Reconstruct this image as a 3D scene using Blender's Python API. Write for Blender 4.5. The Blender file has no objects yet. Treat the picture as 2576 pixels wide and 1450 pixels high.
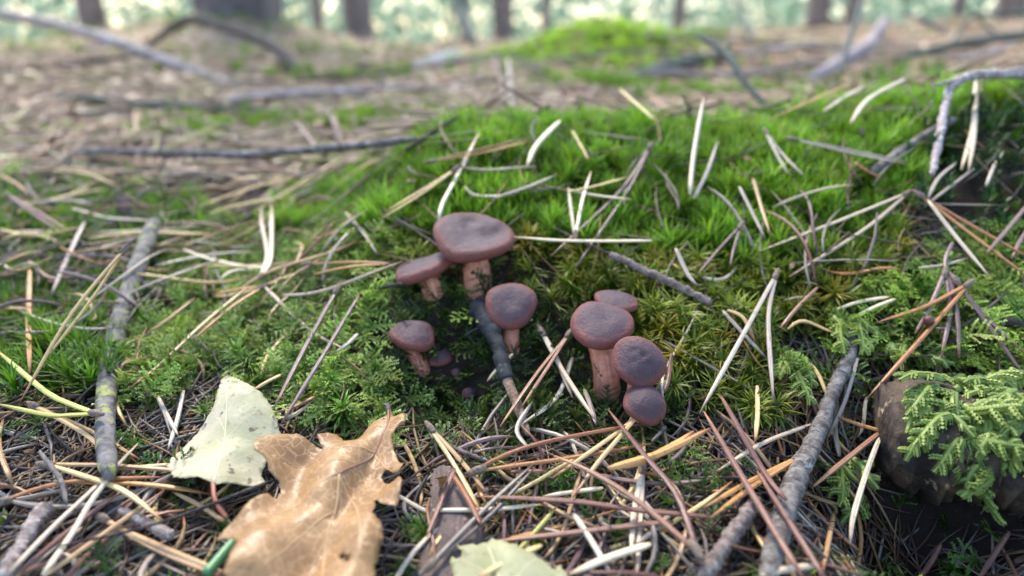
import bpy, math, random
import numpy as np
from mathutils import Vector, Matrix, Euler
from mathutils.bvhtree import BVHTree
from mathutils.geometry import delaunay_2d_cdt
random.seed(7); RNG = np.random.default_rng(11)
SC = bpy.context.scene
COL = SC.collection

# ------------------------------------------------------------------ camera
F = 1709.0                                   # focal length in units of a 2576 px wide picture
PITCH = math.radians(21.26); H = 0.122
cam = bpy.data.cameras.new('camera'); camo = bpy.data.objects.new('camera', cam); COL.objects.link(camo)
camo.location = (0, 0, H); camo.rotation_euler = (math.pi/2 - PITCH, 0, 0)
cam.sensor_width = 36.0; cam.lens = 36.0*F/2576.0
cam.clip_start = 0.005; cam.clip_end = 500
cam.dof.use_dof = True; cam.dof.focus_distance = 0.199; cam.dof.aperture_fstop = 6.0
SC.camera = camo
# ------------------------------------------------------------------ sky, sun, exposure
SUN_EL, SUN_AZ = math.radians(52), math.radians(-20)      # azimuth measured from +Y towards +X
w = bpy.data.worlds.new('World'); SC.world = w; w.use_nodes = True
nt = w.node_tree; nt.nodes.clear()
sky = nt.nodes.new('ShaderNodeTexSky'); sky.sky_type = 'NISHITA'; sky.sun_disc = False
sky.sun_elevation = SUN_EL; sky.sun_rotation = SUN_AZ
sky.air_density = 1.0; sky.dust_density = 1.2; sky.ozone_density = 1.0
bg = nt.nodes.new('ShaderNodeBackground'); bg.inputs[1].default_value = 0.05
wo = nt.nodes.new('ShaderNodeOutputWorld')
nt.links.new(sky.outputs[0], bg.inputs[0]); nt.links.new(bg.outputs[0], wo.inputs[0])
sl = bpy.data.lights.new('sun', 'SUN'); sl.energy = 1.5; sl.angle = math.radians(13); sl.color = (1, .93, .82)
so = bpy.data.objects.new('sun', sl); COL.objects.link(so)
sd = Vector((math.sin(SUN_AZ)*math.cos(SUN_EL), math.cos(SUN_AZ)*math.cos(SUN_EL), math.sin(SUN_EL)))
so.rotation_euler = sd.to_track_quat('Z', 'Y').to_euler(); so.location = sd*5
vs = SC.view_settings; vs.view_transform = 'Standard'; vs.look = 'None'; vs.gamma = 1; vs.exposure = 3.45
vs.use_curve_mapping = False
cy = SC.cycles
cy.use_denoising = True; cy.max_bounces = 7; cy.diffuse_bounces = 4; cy.glossy_bounces = 2; cy.transmission_bounces = 4
cy.caustics_reflective = False; cy.caustics_refractive = False; cy.sample_clamp_indirect = 6

# ------------------------------------------------------------------ lens maths and terrain
FW = np.array([0, math.cos(PITCH), -math.sin(PITCH)]); UP = np.array([0, math.sin(PITCH), math.cos(PITCH)])
CAM = np.array([0, 0, H])
def ray(u, v): return FW + np.array([(u-1288)/F, 0, 0]) + UP*((725-v)/F)
def at(u, v, d): return CAM + ray(u, v)*d
def depth(p): return float(np.dot(np.asarray(p)-CAM, FW))
def proj(x, y, z):
    dy, dz = y, z-H
    d = dy*FW[1] + dz*FW[2]; d = np.maximum(d, 1e-4)
    return 1288+F*x/d, 725-F*(dy*UP[1]+dz*UP[2])/d
def sst(a, b, x):
    t = np.clip((x-a)/(b-a), 0, 1); return t*t*(3-2*t)
_yc = np.array([-1, .05, .125, .178, .200, .222, .245, .275, .315, .345, .40, .50, .65, 1.1, 2.2, 3.4, 8, 100.])
_zc = np.array([-.004, -.004, .0004, .0108, .0197, .0332, .0466, .0612, .0752, .0772, .068, .052, .045, .044, .045, .030, -.28, -6.])
_yl = np.array([-1, .05, .125, .170, .215, .275, .330, .40, .47, .62, 1.1, 2.2, 3.4, 8, 100.])
_zl = np.array([-.004, -.004, .0004, .0085, .0135, .0215, .0300, .0350, .0385, .0415, .042, .045, .030, -.28, -6.])
# smooth the two profiles once
_yy = np.concatenate([np.linspace(-.2, .8, 600), np.linspace(.81, 12, 300), [20., 40., 100., 200.]])
def _smooth(a, b):
    z = np.interp(_yy, a, b); k = np.ones(25)/25
    z2 = np.convolve(np.pad(z, 12, 'edge'), k, 'valid'); z2[590:] = z[590:]; return z2
_sc, _sl = _smooth(_yc, _zc), _smooth(_yl, _zl)
def vnoise(x, y, s, seed=0):
    x = np.asarray(x)*s+seed*17.3; y = np.asarray(y)*s+seed*9.1
    xi, yi = np.floor(x), np.floor(y); fx, fy = x-xi, y-yi
    fx = fx*fx*(3-2*fx); fy = fy*fy*(3-2*fy)
    def h(a, b): q = np.sin(a*127.1+b*311.7+seed*74.7)*43758.5453; return q-np.floor(q)
    return (h(xi, yi)*(1-fx)+h(xi+1, yi)*fx)*(1-fy)+(h(xi, yi+1)*(1-fx)+h(xi+1, yi+1)*fx)*fy - .5
def gb(x, y, cx, cy_, rx, ry): return np.exp(-((x-cx)/rx)**2-((y-cy_)/ry)**2)
HOLLOWS = []
def surf(x, y):                                # visible top of moss and litter
    x = np.asarray(x, float); y = np.asarray(y, float)
    wgt = sst(-.115, -.02, x)
    z = np.interp(y, _yy, _sl)*(1-wgt)+np.interp(y, _yy, _sc)*wgt
    z = z + .018*sst(.10, .27, x)*sst(.24, .36, y)*(1-sst(.45, .8, y))
    z = z + .065*gb(x, y, .15, 1.25, .15, .15) + .04*gb(x, y, .42, 1.5, .22, .3)
    z = z + .085*gb(x, y, -1.0, 2.45, .42, .5) + .03*gb(x, y, -.45, 1.5, .3, .4)
    z = z + .075*sst(.25, 1.5, x)*sst(.5, 1.5, y) + .02*gb(x, y, -.62, .95, .3, .3)
    far = sst(.45, 1.2, y)
    z = z + far*(.03*vnoise(x, y, 3.1, 1)+.016*vnoise(x, y, 8, 2))
    z = z + .004*vnoise(x, y, 38, 3)*(1-.3*far)
    for (cx, cy_, r, dp) in HOLLOWS: z = z - dp*gb(x, y, cx, cy_, r, r)
    return z
def thick(x, y):                               # depth of the moss or litter cushion above the soil
    x = np.asarray(x, float); y = np.asarray(y, float)
    t = .004 + .006*sst(.20, .25, y)*(1-sst(.37, .5, y))
    return t
def soil(x, y): return surf(x, y)-thick(x, y)
def hit(u, v, lift=0., fn=surf, dmax=30.):
    r = ray(u, v); d = .08; step = .002; prev = d
    while d < dmax:
        p = CAM+r*d
        if p[2] < float(fn(p[0], p[1]))+lift:
            a, b = prev, d
            for _ in range(14):
                m = (a+b)/2; q = CAM+r*m
                if q[2] < float(fn(q[0], q[1]))+lift: b = m
                else: a = m
            return CAM+r*b
        prev = d; d += step; step *= 1.02
    return CAM+r*dmax
_h = [(hit(u, v), r, dp) for (u, v, r, dp) in [(1120, 890, .012, .009), (1175, 975, .012, .008), (1420, 950, .010, .005), (2290, 1210, .020, .020), (2420, 1290, .028, .022)]]
PIT = [(2180, 1130), (2300, 1100), (2620, 1230), (2620, 1380), (2450, 1380), (2250, 1330)]
HOLLOWS = [(p[0], p[1], r, dp) for p, r, dp in _h]

# ------------------------------------------------------------------ mesh helpers
class MB:
    def __init__(s): s.v = []; s.f = []; s.uv = []; s.n = 0
    def add(s, verts, faces, uvs):
        s.v.append(np.asarray(verts, float)); s.f += [tuple(i+s.n for i in f) for f in faces]; s.uv += uvs; s.n += len(verts); return s
    def mesh(s, name, mat, smooth=True):
        me = bpy.data.meshes.new(name)
        me.from_pydata(np.concatenate(s.v).tolist(), [], s.f)
        uvl = me.uv_layers.new(name='UVMap')
        uvl.data.foreach_set('uv', np.array([c for f in s.uv for q in f for c in q], np.float32))
        if smooth: me.polygons.foreach_set('use_smooth', np.ones(len(me.polygons), bool))
        if mat: me.materials.append(mat)
        me.update(); return me
    def build(s, name, mat, parent=None, smooth=True): return obj(name, s.mesh(name, mat, smooth), parent)
def obj(name, me, parent=None, link=True):
    o = bpy.data.objects.new(name, me)
    if link: COL.objects.link(o)
    if parent is not None: o.parent = parent; o.matrix_parent_inverse = parent_inv(parent)
    return o
def parent_inv(p): return (Matrix.Translation(p.location) @ p.rotation_euler.to_matrix().to_4x4()).inverted() if p.type == 'EMPTY' else Matrix()
def tag(o, label=None, cat=None, group=None, kind=None):
    if label: o['label'] = label
    if cat: o['category'] = cat
    if group: o['group'] = group
    if kind: o['kind'] = kind
    return o
def thing(name, loc, label, cat, group=None):
    o = bpy.data.objects.new(name, None); COL.objects.link(o); o.location = Vector(loc); o.empty_display_size = .005
    return tag(o, label, cat, group)
def spline(P, n):
    P = np.asarray(P, float)
    if len(P) == 2: t = np.linspace(0, 1, n)[:, None]; return P[0]*(1-t)+P[1]*t
    Q = np.vstack([2*P[0]-P[1], P, 2*P[-1]-P[-2]]); seg = np.linalg.norm(np.diff(P, axis=0), axis=1); c = np.concatenate([[0], np.cumsum(seg)]); c /= c[-1]
    out = []
    for t in np.linspace(0, 1, n):
        i = min(int(np.searchsorted(c, t, 'right'))-1, len(P)-2); k = (t-c[i])/(c[i+1]-c[i]+1e-12)
        a, b, cc, d = Q[i], Q[i+1], Q[i+2], Q[i+3]
        out.append(.5*((2*b)+(-a+cc)*k+(2*a-5*b+4*cc-d)*k*k+(-a+3*b-3*cc+d)*k**3))
    return np.array(out)
def frames(P):
    P = np.asarray(P, float); T = np.gradient(P, axis=0); T /= np.linalg.norm(T, axis=1)[:, None]+1e-12
    up = np.array([0, 0, 1.]) if abs(T[0][2]) < .9 else np.array([1., 0, 0])
    n = up-T[0]*np.dot(up, T[0]); n /= np.linalg.norm(n); N = []
    for t in T:
        n = n-t*np.dot(n, t); n /= np.linalg.norm(n)+1e-12; N.append(n.copy())
    N = np.array(N); return T, N, np.cross(T, N)
def tube(P, R, sides=8, flat=1., mod=None, twist=0., caps=True):
    T, N, B = frames(P); n = len(P); R = np.broadcast_to(np.asarray(R, float), (n,)) if np.ndim(R) < 1 or len(np.shape(R)) == 1 else R
    th = np.linspace(0, 2*math.pi, sides, endpoint=False); V = []
    for i in range(n):
        a = th+twist*i/n; r = R[i]*(mod[i] if mod is not None else 1.)
        V.append(P[i]+np.outer(np.cos(a)*r, B[i])+np.outer(np.sin(a)*r*flat, N[i]))
    V = np.concatenate(V); Fc = []; U = []
    for i in range(n-1):
        for j in range(sides):
            k = (j+1) % sides
            Fc.append((i*sides+j, i*sides+k, (i+1)*sides+k, (i+1)*sides+j))
            a, b = j/sides, (j+1)/sides; p, q = i/(n-1), (i+1)/(n-1)
            U.append(((a, p), (b, p), (b, q), (a, q)))
    if caps:
        c0 = len(V); V = np.vstack([V, P[0], P[-1]])
        for j in range(sides):
            k = (j+1) % sides
            Fc.append((c0, k, j)); U.append(((.5, 0), (.5, 0), (.5, 0)))
            m = (n-1)*sides; Fc.append((c0+1, m+j, m+k)); U.append(((.5, 1), (.5, 1), (.5, 1)))
    return V, Fc, U

# ------------------------------------------------------------------ materials
class NT:
    def __init__(s, name):
        s.m = bpy.data.materials.new(name); s.m.use_nodes = True; s.t = s.m.node_tree; s.t.nodes.clear()
        s.out = s.t.nodes.new('ShaderNodeOutputMaterial')
    def n(s, typ, **kw):
        nd = s.t.nodes.new(typ)
        for k, v in kw.items():
            if k.startswith('i_'):
                key = k[2:]; key = int(key) if key.isdigit() else key.replace('_', ' ')
                if isinstance(v, bpy.types.NodeSocket): s.t.links.new(v, nd.inputs[key])
                else: nd.inputs[key].default_value = v
            else: setattr(nd, k, v)
        return nd
    def ramp(s, fac, stops, interp='LINEAR'):
        r = s.n('ShaderNodeValToRGB', i_0=fac); r.color_ramp.interpolation = interp
        e = r.color_ramp.elements
        while len(e) > 1: e.remove(e[-1])
        e[0].position = stops[0][0]; e[0].color = (*stops[0][1], 1)
        for p, c in stops[1:]: k = e.new(p); k.color = (*c, 1)
        return r.outputs[0]
    def mix(s, fac, a, b, mode='MIX'):
        m = s.n('ShaderNodeMix', data_type='RGBA', blend_type=mode)
        for i, v in ((0, fac), (6, a), (7, b)):
            if isinstance(v, bpy.types.NodeSocket): s.t.links.new(v, m.inputs[i])
            else: m.inputs[i].default_value = v if i == 0 else (*v, 1)
        return m.outputs[2]
    def math(s, op, a, b=0.):
        m = s.n('ShaderNodeMath', operation=op)
        for i, v in ((0, a), (1, b)):
            if isinstance(v, bpy.types.NodeSocket): s.t.links.new(v, m.inputs[i])
            else: m.inputs[i].default_value = v
        return m.outputs[0]
    def noise(s, vec, scale, detail=3., rough=.6): return s.n('ShaderNodeTexNoise', i_Vector=vec, i_Scale=scale, i_Detail=detail, i_Roughness=rough).outputs[0]
    def scale(s, vec, xyz): return s.n('ShaderNodeMapping', i_Vector=vec, i_Scale=xyz).outputs[0]
    def uv(s): return s.n('ShaderNodeUVMap', uv_map='UVMap').outputs[0]
    def objc(s): return s.n('ShaderNodeTexCoord').outputs['Object']
    def rnd(s): return s.n('ShaderNodeObjectInfo').outputs['Random']
    def bump(s, h, strength, dist): return s.n('ShaderNodeBump', i_Height=h, i_Strength=strength, i_Distance=dist).outputs[0]
    def done(s, col, rough=.7, normal=None, spec=.35, sss=None, trans=0., sheen=0., coat=0.):
        p = s.n('ShaderNodeBsdfPrincipled')
        def put(k, v):
            if isinstance(v, bpy.types.NodeSocket): s.t.links.new(v, p.inputs[k])
            else: p.inputs[k].default_value = (*v, 1) if isinstance(v, tuple) and len(v) == 3 and k in ('Base Color',) else v
        put('Base Color', col); put('Roughness', rough); put('Specular IOR Level', spec)
        if normal is not None: put('Normal', normal)
        if sss: put('Subsurface Weight', sss[0]); p.inputs['Subsurface Radius'].default_value = sss[1]; put('Subsurface Scale', sss[2])
        if sheen: put('Sheen Weight', sheen); put('Sheen Roughness', .45); p.inputs['Sheen Tint'].default_value = (.8, .82, 1, 1)
        if coat: put('Coat Weight', coat); put('Coat Roughness', .35)
        sh = p.outputs[0]
        if trans:
            t = s.n('ShaderNodeBsdfTranslucent')
            if isinstance(col, bpy.types.NodeSocket): s.t.links.new(col, t.inputs[0])
            else: t.inputs[0].default_value = (*col, 1)
            sh = s.n('ShaderNodeMixShader', i_0=trans, i_1=sh, i_2=t.outputs[0]).outputs[0]
        s.t.links.new(sh, s.out.inputs[0]); return s.m
M = {}
def needle_mat(name, base, dark, tip, band):
    t = NT(name); uv = t.uv(); r = t.rnd()
    sep = t.n('ShaderNodeSeparateXYZ', i_0=uv)
    off = t.n('ShaderNodeCombineXYZ', i_0=t.math('MULTIPLY', r, 37.), i_1=t.math('MULTIPLY', r, 91.))
    uvo = t.n('ShaderNodeVectorMath', operation='ADD', i_0=uv, i_1=off.outputs[0]).outputs[0]
    streak = t.noise(t.scale(uvo, (9, 2.2, 1)), 1., 3.)
    bands = t.noise(t.scale(uvo, (.35, 16, 1)), 1., 3., .7)
    c = t.mix(t.ramp(streak, [(.35, (0, 0, 0)), (.7, (1, 1, 1))]), base, dark)
    bm = t.math('MULTIPLY', t.ramp(bands, [(.55, (0, 0, 0)), (.68, (1, 1, 1))]), band)
    c = t.mix(bm, c, tuple(k*.32 for k in dark))
    fleck = t.noise(t.scale(uvo, (3, 55, 1)), 1., 1.)
    c = t.mix(t.math('MULTIPLY', t.ramp(fleck, [(.68, (0, 0, 0)), (.72, (1, 1, 1))]), .55), c, (.05, .035, .03))
    c = t.mix(t.ramp(sep.outputs[1], [(.80, (0, 0, 0)), (.97, (1, 1, 1))]), c, tip)
    hv = t.n('ShaderNodeHueSaturation', i_Hue=t.math('ADD', t.math('MULTIPLY', r, .03), .485), i_Value=t.math('ADD', t.math('MULTIPLY', r, .7), .62), i_Color=c)
    gro = t.n('ShaderNodeTexWave', wave_type='BANDS', bands_direction='X', i_Vector=uv, i_Scale=1.6, i_Distortion=.4)
    return t.done(hv.outputs[0], .42, t.bump(t.math('ADD', streak, t.math('MULTIPLY', gro.outputs[1], .5)), .5, .0004), .5)
NM = {'s': ('straw', (.66, .45, .21), (.48, .29, .11), (.30, .11, .05), .5), 'c': ('cream', (.68, .55, .39), (.50, .37, .24), (.45, .30, .18), .10),
      'g': ('grey', (.50, .41, .32), (.30, .23, .17), (.20, .13, .10), .4), 'r': ('reddish-brown', (.27, .12, .075), (.17, .08, .055), (.36, .17, .08), .5),
      'o': ('orange-brown', (.47, .21, .065), (.30, .12, .05), (.22, .07, .03), .6), 'y': ('yellow-green', (.55, .52, .10), (.38, .40, .08), (.35, .22, .05), .0),
      'p': ('purplish brown', (.20, .115, .105), (.125, .075, .07), (.2, .09, .06), .5), 'd': ('dark grey-brown', (.16, .12, .10), (.08, .06, .05), (.10, .06, .04), .4)}
for k, a in NM.items(): M['n_'+k] = needle_mat('needle_'+a[0], *a[1:])
def bark_mat(name, base, dark, lich=None, lamt=.5, scale=300., rings=0., spec=.25, bump=.0006):
    t = NT(name); o = t.objc(); n1 = t.noise(o, scale, 4.); n2 = t.noise(o, scale*3.3, 3.)
    c = t.mix(t.ramp(n1, [(.38, (0, 0, 0)), (.62, (1, 1, 1))]), dark, base)
    c = t.mix(t.math('MULTIPLY', n2, .6), c, tuple(k*.45 for k in dark))
    if lich:
        n3 = t.noise(o, scale*.75, 4., .7); c = t.mix(t.ramp(n3, [(1-lamt, (0, 0, 0)), (1-lamt+.06, (1, 1, 1))]), c, lich)
    h = t.math('ADD', n1, t.math('MULTIPLY', n2, .5))
    if rings:
        uv = t.uv(); rg = t.noise(t.scale(uv, (3, rings, 1)), 1., 2.); h = t.math('ADD', h, t.math('MULTIPLY', rg, 1.3))
        c = t.mix(t.ramp(rg, [(.30, (1, 1, 1)), (.45, (0, 0, 0))]), c, tuple(k*.35 for k in dark))
    return t.done(c, .8, t.bump(h, .9, bump), spec)
M['bark_lichen'] = bark_mat('grey_bark_with_lichen', (.26, .235, .22), (.11, .10, .10), (.27, .29, .09), .46, 220, 40)
M['bark_grey'] = bark_mat('grey_bark', (.30, .27, .24), (.11, .09, .08), (.34, .33, .29), .38, 330, 60)
M['bark_scaly'] = bark_mat('scaly_spur_bark', (.36, .29, .25), (.15, .105, .09), (.42, .38, .35), .36, 450, 70)
M['bark_wet'] = bark_mat('wet_blue_black_bark', (.034, .038, .043), (.010, .011, .014), (.09, .10, .10), .33, 260, 0, .3)
M['wood_bare'] = bark_mat('bare_wood', (.40, .27, .18), (.20, .12, .08), None, .5, 300, 10)
M['bark_dark'] = bark_mat('dark_bark', (.13, .10, .085), (.05, .04, .035), (.25, .22, .20), .33, 380, 60)
M['bark_pale'] = bark_mat('pale_papery_bark', (.52, .45, .40), (.26, .18, .15), (.62, .58, .54), .4, 420, 45)
M['bark_far'] = bark_mat('weathered_branch', (.46, .40, .38), (.26, .21, .20), (.54, .49, .48), .40, 60, 0, .2, .002)
M['bark_blue'] = bark_mat('blue_grey_weathered_wood', (.42, .43, .46), (.26, .26, .28), None, .4, 40, 0, .2, .002)
M['bark_teal'] = bark_mat('mossy_dark_branch', (.13, .15, .13), (.07, .08, .075), (.10, .15, .06), .4, 50, 0, .2, .002)
M['bark_pink'] = bark_mat('pinkish_weathered_wood', (.40, .34, .33), (.24, .19, .19), None, .4, 40, 0, .2, .002)
M['bark_tree'] = bark_mat('pine_trunk_bark', (.22, .19, .19), (.11, .095, .095), (.20, .21, .17), .34, 14, 0, .15, .01)
M['log_wood'] = bark_mat('rotten_log_wood', (.13, .085, .055), (.020, .016, .014), (.30, .22, .14), .37, 110, 0, .35, .0015)
t = NT('grey_brown_bark_flake'); g_ = t.noise(t.scale(t.uv(), (22, 2.5, 1)), 1., 5., .7); o_ = t.objc(); st = t.noise(o_, 130, 4.); fi = t.noise(o_, 900, 3.)
c = t.mix(t.ramp(g_, [(.35, (0, 0, 0)), (.65, (1, 1, 1))]), (.085, .060, .052), (.20, .145, .125)); c = t.mix(t.ramp(st, [(.45, (0, 0, 0)), (.62, (.8, .8, .8))]), c, (.12, .085, .075)); c = t.mix(t.ramp(fi, [(.60, (0, 0, 0)), (.72, (.7, .7, .7))]), c, (.30, .24, .21))
M['flake'] = t.done(c, .75, t.bump(t.math('ADD', g_, fi), .7, .0008), .3)
def cap_mat():
    t = NT('mushroom_cap_skin'); uv = t.uv(); o = t.objc(); r = t.rnd()
    sep = t.n('ShaderNodeSeparateXYZ', i_0=uv); n1 = t.noise(o, 260, 3.); n2 = t.noise(o, 1500, 4., .65); n3 = t.noise(o, 90, 2.)
    rr = t.math('ADD', sep.outputs[1], t.math('MULTIPLY', t.math('SUBTRACT', n1, .5), .22))
    c = t.ramp(rr, [(0, (.062, .036, .042)), (.50, (.070, .038, .042)), (.70, (.085, .040, .041)), (.80, (.135, .042, .033)), (.90, (.21, .052, .030)), (1., (.22, .055, .030))])
    c = t.mix(t.math('MULTIPLY', n3, .25), c, (.105, .07, .085))
    c = t.mix(t.ramp(n2, [(.55, (0, 0, 0)), (.78, (.28, .28, .28))]), c, (.24, .18, .20))
    sp = t.noise(o, 1100, 1.); c = t.mix(t.ramp(sp, [(.80, (0, 0, 0)), (.83, (.6, .6, .6))]), c, (.55, .48, .44))
    hs = t.n('ShaderNodeHueSaturation', i_Value=t.math('ADD', t.math('MULTIPLY', r, .25), .88), i_Color=c)
    return t.done(hs.outputs[0], .60, t.bump(t.math('ADD', n2, t.math('MULTIPLY', n1, 1.8)), .55, .0006), .32, (.06, (1, .35, .25), .002), 0, .06)
M['cap'] = cap_mat()
def stem_mat():
    t = NT('mushroom_stem_flesh'); uv = t.uv(); o = t.objc(); sep = t.n('ShaderNodeSeparateXYZ', i_0=uv)
    fib = t.noise(t.scale(uv, (26, 2.2, 1)), 1., 4.); blot = t.noise(o, 330, 3.)
    c = t.mix(t.ramp(fib, [(.36, (0, 0, 0)), (.66, (1, 1, 1))]), (.58, .175, .095), (.76, .36, .225))
    c = t.mix(t.ramp(blot, [(.45, (0, 0, 0)), (.66, (.7, .7, .7))]), c, (.30, .11, .08))
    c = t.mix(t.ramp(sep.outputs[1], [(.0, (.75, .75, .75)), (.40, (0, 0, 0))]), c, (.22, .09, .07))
    return t.done(c, .55, t.bump(t.math('ADD', fib, blot), .45, .0006), .4, (.2, (1, .4, .25), .003))
M['stem'] = stem_mat()
t = NT('mushroom_gills'); M['gill'] = t.done((.42, .21, .14), .7, None, .2, (.1, (1, .4, .25), .002))
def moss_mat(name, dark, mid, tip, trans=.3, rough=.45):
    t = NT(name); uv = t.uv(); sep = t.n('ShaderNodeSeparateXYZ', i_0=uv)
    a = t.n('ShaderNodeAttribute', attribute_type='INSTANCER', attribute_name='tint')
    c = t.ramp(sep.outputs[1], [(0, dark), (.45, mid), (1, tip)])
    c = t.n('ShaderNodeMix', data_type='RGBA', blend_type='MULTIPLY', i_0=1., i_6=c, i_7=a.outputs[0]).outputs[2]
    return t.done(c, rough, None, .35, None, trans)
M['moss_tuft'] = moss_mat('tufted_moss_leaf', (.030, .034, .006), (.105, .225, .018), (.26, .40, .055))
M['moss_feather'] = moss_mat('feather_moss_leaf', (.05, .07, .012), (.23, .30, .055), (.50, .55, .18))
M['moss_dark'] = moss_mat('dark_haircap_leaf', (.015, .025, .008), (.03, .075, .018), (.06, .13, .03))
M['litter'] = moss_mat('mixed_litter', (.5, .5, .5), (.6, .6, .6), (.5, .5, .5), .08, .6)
def frond_mat():
    t = NT('braided_moss_frond'); uv = t.uv(); sep = t.n('ShaderNodeSeparateXYZ', i_0=uv); o = t.objc(); r = t.rnd()
    c = t.ramp(sep.outputs[1], [(0, (.07, .11, .015)), (.5, (.18, .26, .04)), (1, (.48, .54, .15))])
    c = t.mix(t.math('MULTIPLY', r, .45), c, (.09, .19, .05))
    return t.done(c, .42, None, .4, None, .3)
M['frond'] = frond_mat()
def ground_mat():
    t = NT('forest_soil'); o = t.objc(); n = t.noise(o, 240, 5.); n2 = t.noise(o, 9, 4.); n3 = t.noise(o, 30, 4., .7)
    c = t.mix(n, (.012, .009, .007), (.045, .03, .022))
    sep = t.n('ShaderNodeSeparateXYZ', i_0=o)
    far = t.ramp(sep.outputs[1], [(.40, (0, 0, 0)), (.75, (1, 1, 1))])
    lit = t.ramp(n3, [(.3, (.16, .115, .095)), (.5, (.36, .27, .20)), (.62, (.48, .39, .29)), (.75, (.26, .19, .14))])
    lit = t.mix(t.ramp(n2, [(.50, (0, 0, 0)), (.62, (.8, .8, .8))]), lit, (.17, .20, .055))
    c = t.mix(far, c, lit)
    return t.done(c, .9, t.bump(n, .8, .002), .15)
M['ground'] = ground_mat()
def oak_mat():
    t = NT('dry_oak_leaf_blade'); o = t.objc(); uv = t.uv(); n = t.noise(o, 75, 4.); 
    vo = t.n('ShaderNodeTexVoronoi', feature='DISTANCE_TO_EDGE', i_Vector=t.n('ShaderNodeVectorMath', operation='ADD', i_0=o, i_1=t.n('ShaderNodeVectorMath', operation='SCALE', i_0=t.n('ShaderNodeTexNoise', i_Vector=o, i_Scale=220.).outputs[1], i_3=.005).outputs[0]).outputs[0], i_Scale=330.)
    vo2 = t.n('ShaderNodeTexVoronoi', feature='DISTANCE_TO_EDGE', i_Vector=o, i_Scale=1300.)
    c = t.mix(t.ramp(n, [(.35, (0, 0, 0)), (.65, (1, 1, 1))]), (.30, .155, .058), (.45, .26, .11))
    vn = t.ramp(vo.outputs[0], [(0., (.8, .8, .8)), (.05, (0, 0, 0))])
    c = t.mix(vn, c, (.64, .43, .22))
    sp = t.noise(o, 420, 3.); c = t.mix(t.ramp(sp, [(.66, (0, 0, 0)), (.72, (.5, .5, .5))]), c, (.20, .10, .05))
    h = t.math('ADD', t.math('MULTIPLY', t.ramp(vo.outputs[0], [(0, (0, 0, 0)), (.12, (1, 1, 1))]), 1.), t.math('MULTIPLY', vo2.outputs[0], .6))
    return t.done(c, .42, t.bump(h, .16, .0004), .5, None, .22)
M['oak'] = oak_mat()
t = NT('oak_leaf_vein'); M['oak_vein'] = t.done((.50, .30, .14), .5, None, .4)
t = NT('oak_leaf_midrib'); M['oak_rib'] = t.done((.23, .10, .065), .45, None, .45)
def pale_mat(name, a, b, spot):
    t = NT(name); o = t.objc(); n = t.noise(o, 60, 4.); n2 = t.noise(o, 400, 3.); vo = t.n('ShaderNodeTexVoronoi', feature='DISTANCE_TO_EDGE', i_Vector=o, i_Scale=420.)
    c = t.mix(t.ramp(n, [(.38, (0, 0, 0)), (.62, (1, 1, 1))]), a, b)
    c = t.mix(t.ramp(n2, [(.58, (0, 0, 0)), (.70, (.75, .75, .75))]), c, spot)
    c = t.mix(t.ramp(vo.outputs[0], [(0, (.3, .3, .3)), (.06, (0, 0, 0))]), c, (.42, .40, .24))
    sp = t.noise(o, 190, 2.); c = t.mix(t.ramp(sp, [(.645, (0, 0, 0)), (.70, (.85, .85, .85))]), c, (.13, .095, .075))
    return t.done(c, .5, t.bump(vo.outputs[0], .3, .0005), .35, None, .25)
M['pale'] = pale_mat('pale_green_dry_leaf', (.46, .44, .25), (.60, .53, .36), (.30, .20, .11))
M['palewhite'] = pale_mat('cream_dry_leaf', (.38, .37, .18), (.50, .48, .30), (.30, .25, .12))
t = NT('pale_leaf_vein'); M['pale_vein'] = t.done((.66, .58, .34), .5)
t = NT('leaf_stalk_red'); M['stalk'] = t.done((.30, .10, .06), .45)
t = NT('capsule_brown'); M['capsule'] = t.done((.13, .05, .045), .5)
t = NT('green_needle'); M['n_green'] = t.done((.10, .24, .10), .4)

# ------------------------------------------------------------------ ground
def spread(fine, lo, hi, step, far, grow=1.22):
    a = list(np.arange(lo, hi, step)); s = step
    while a[-1] < far: s *= grow; a.append(a[-1]+s)
    if fine:
        s = step
        while a[0] > -far: s *= grow; a.insert(0, a[0]-s)
    return np.array(a)
gx = spread(True, -.36, .40, .0030, 90); gy = np.concatenate([[-60, -20, -6, -2, -.6, -.15], spread(False, .03, .50, .0030, 120, 1.045)])
X, Y = np.meshgrid(gx, gy); Z = soil(X, Y) + .0016*vnoise(X, Y, 160, 5)
nx, ny = len(gx), len(gy); V = np.stack([X, Y, Z], -1).reshape(-1, 3)
me = bpy.data.meshes.new('ground')
ii = (np.arange(ny-1)[:, None]*nx+np.arange(nx-1)[None]).reshape(-1)
me.from_pydata(V.tolist(), [], np.stack([ii, ii+1, ii+nx+1, ii+nx], 1).tolist()); me.polygons.foreach_set('use_smooth', np.ones(len(me.polygons), bool))
me.materials.append(M['ground']); tag(obj('ground', me), kind='structure', label='dark forest floor of soil rising to a mossy bank')

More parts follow.
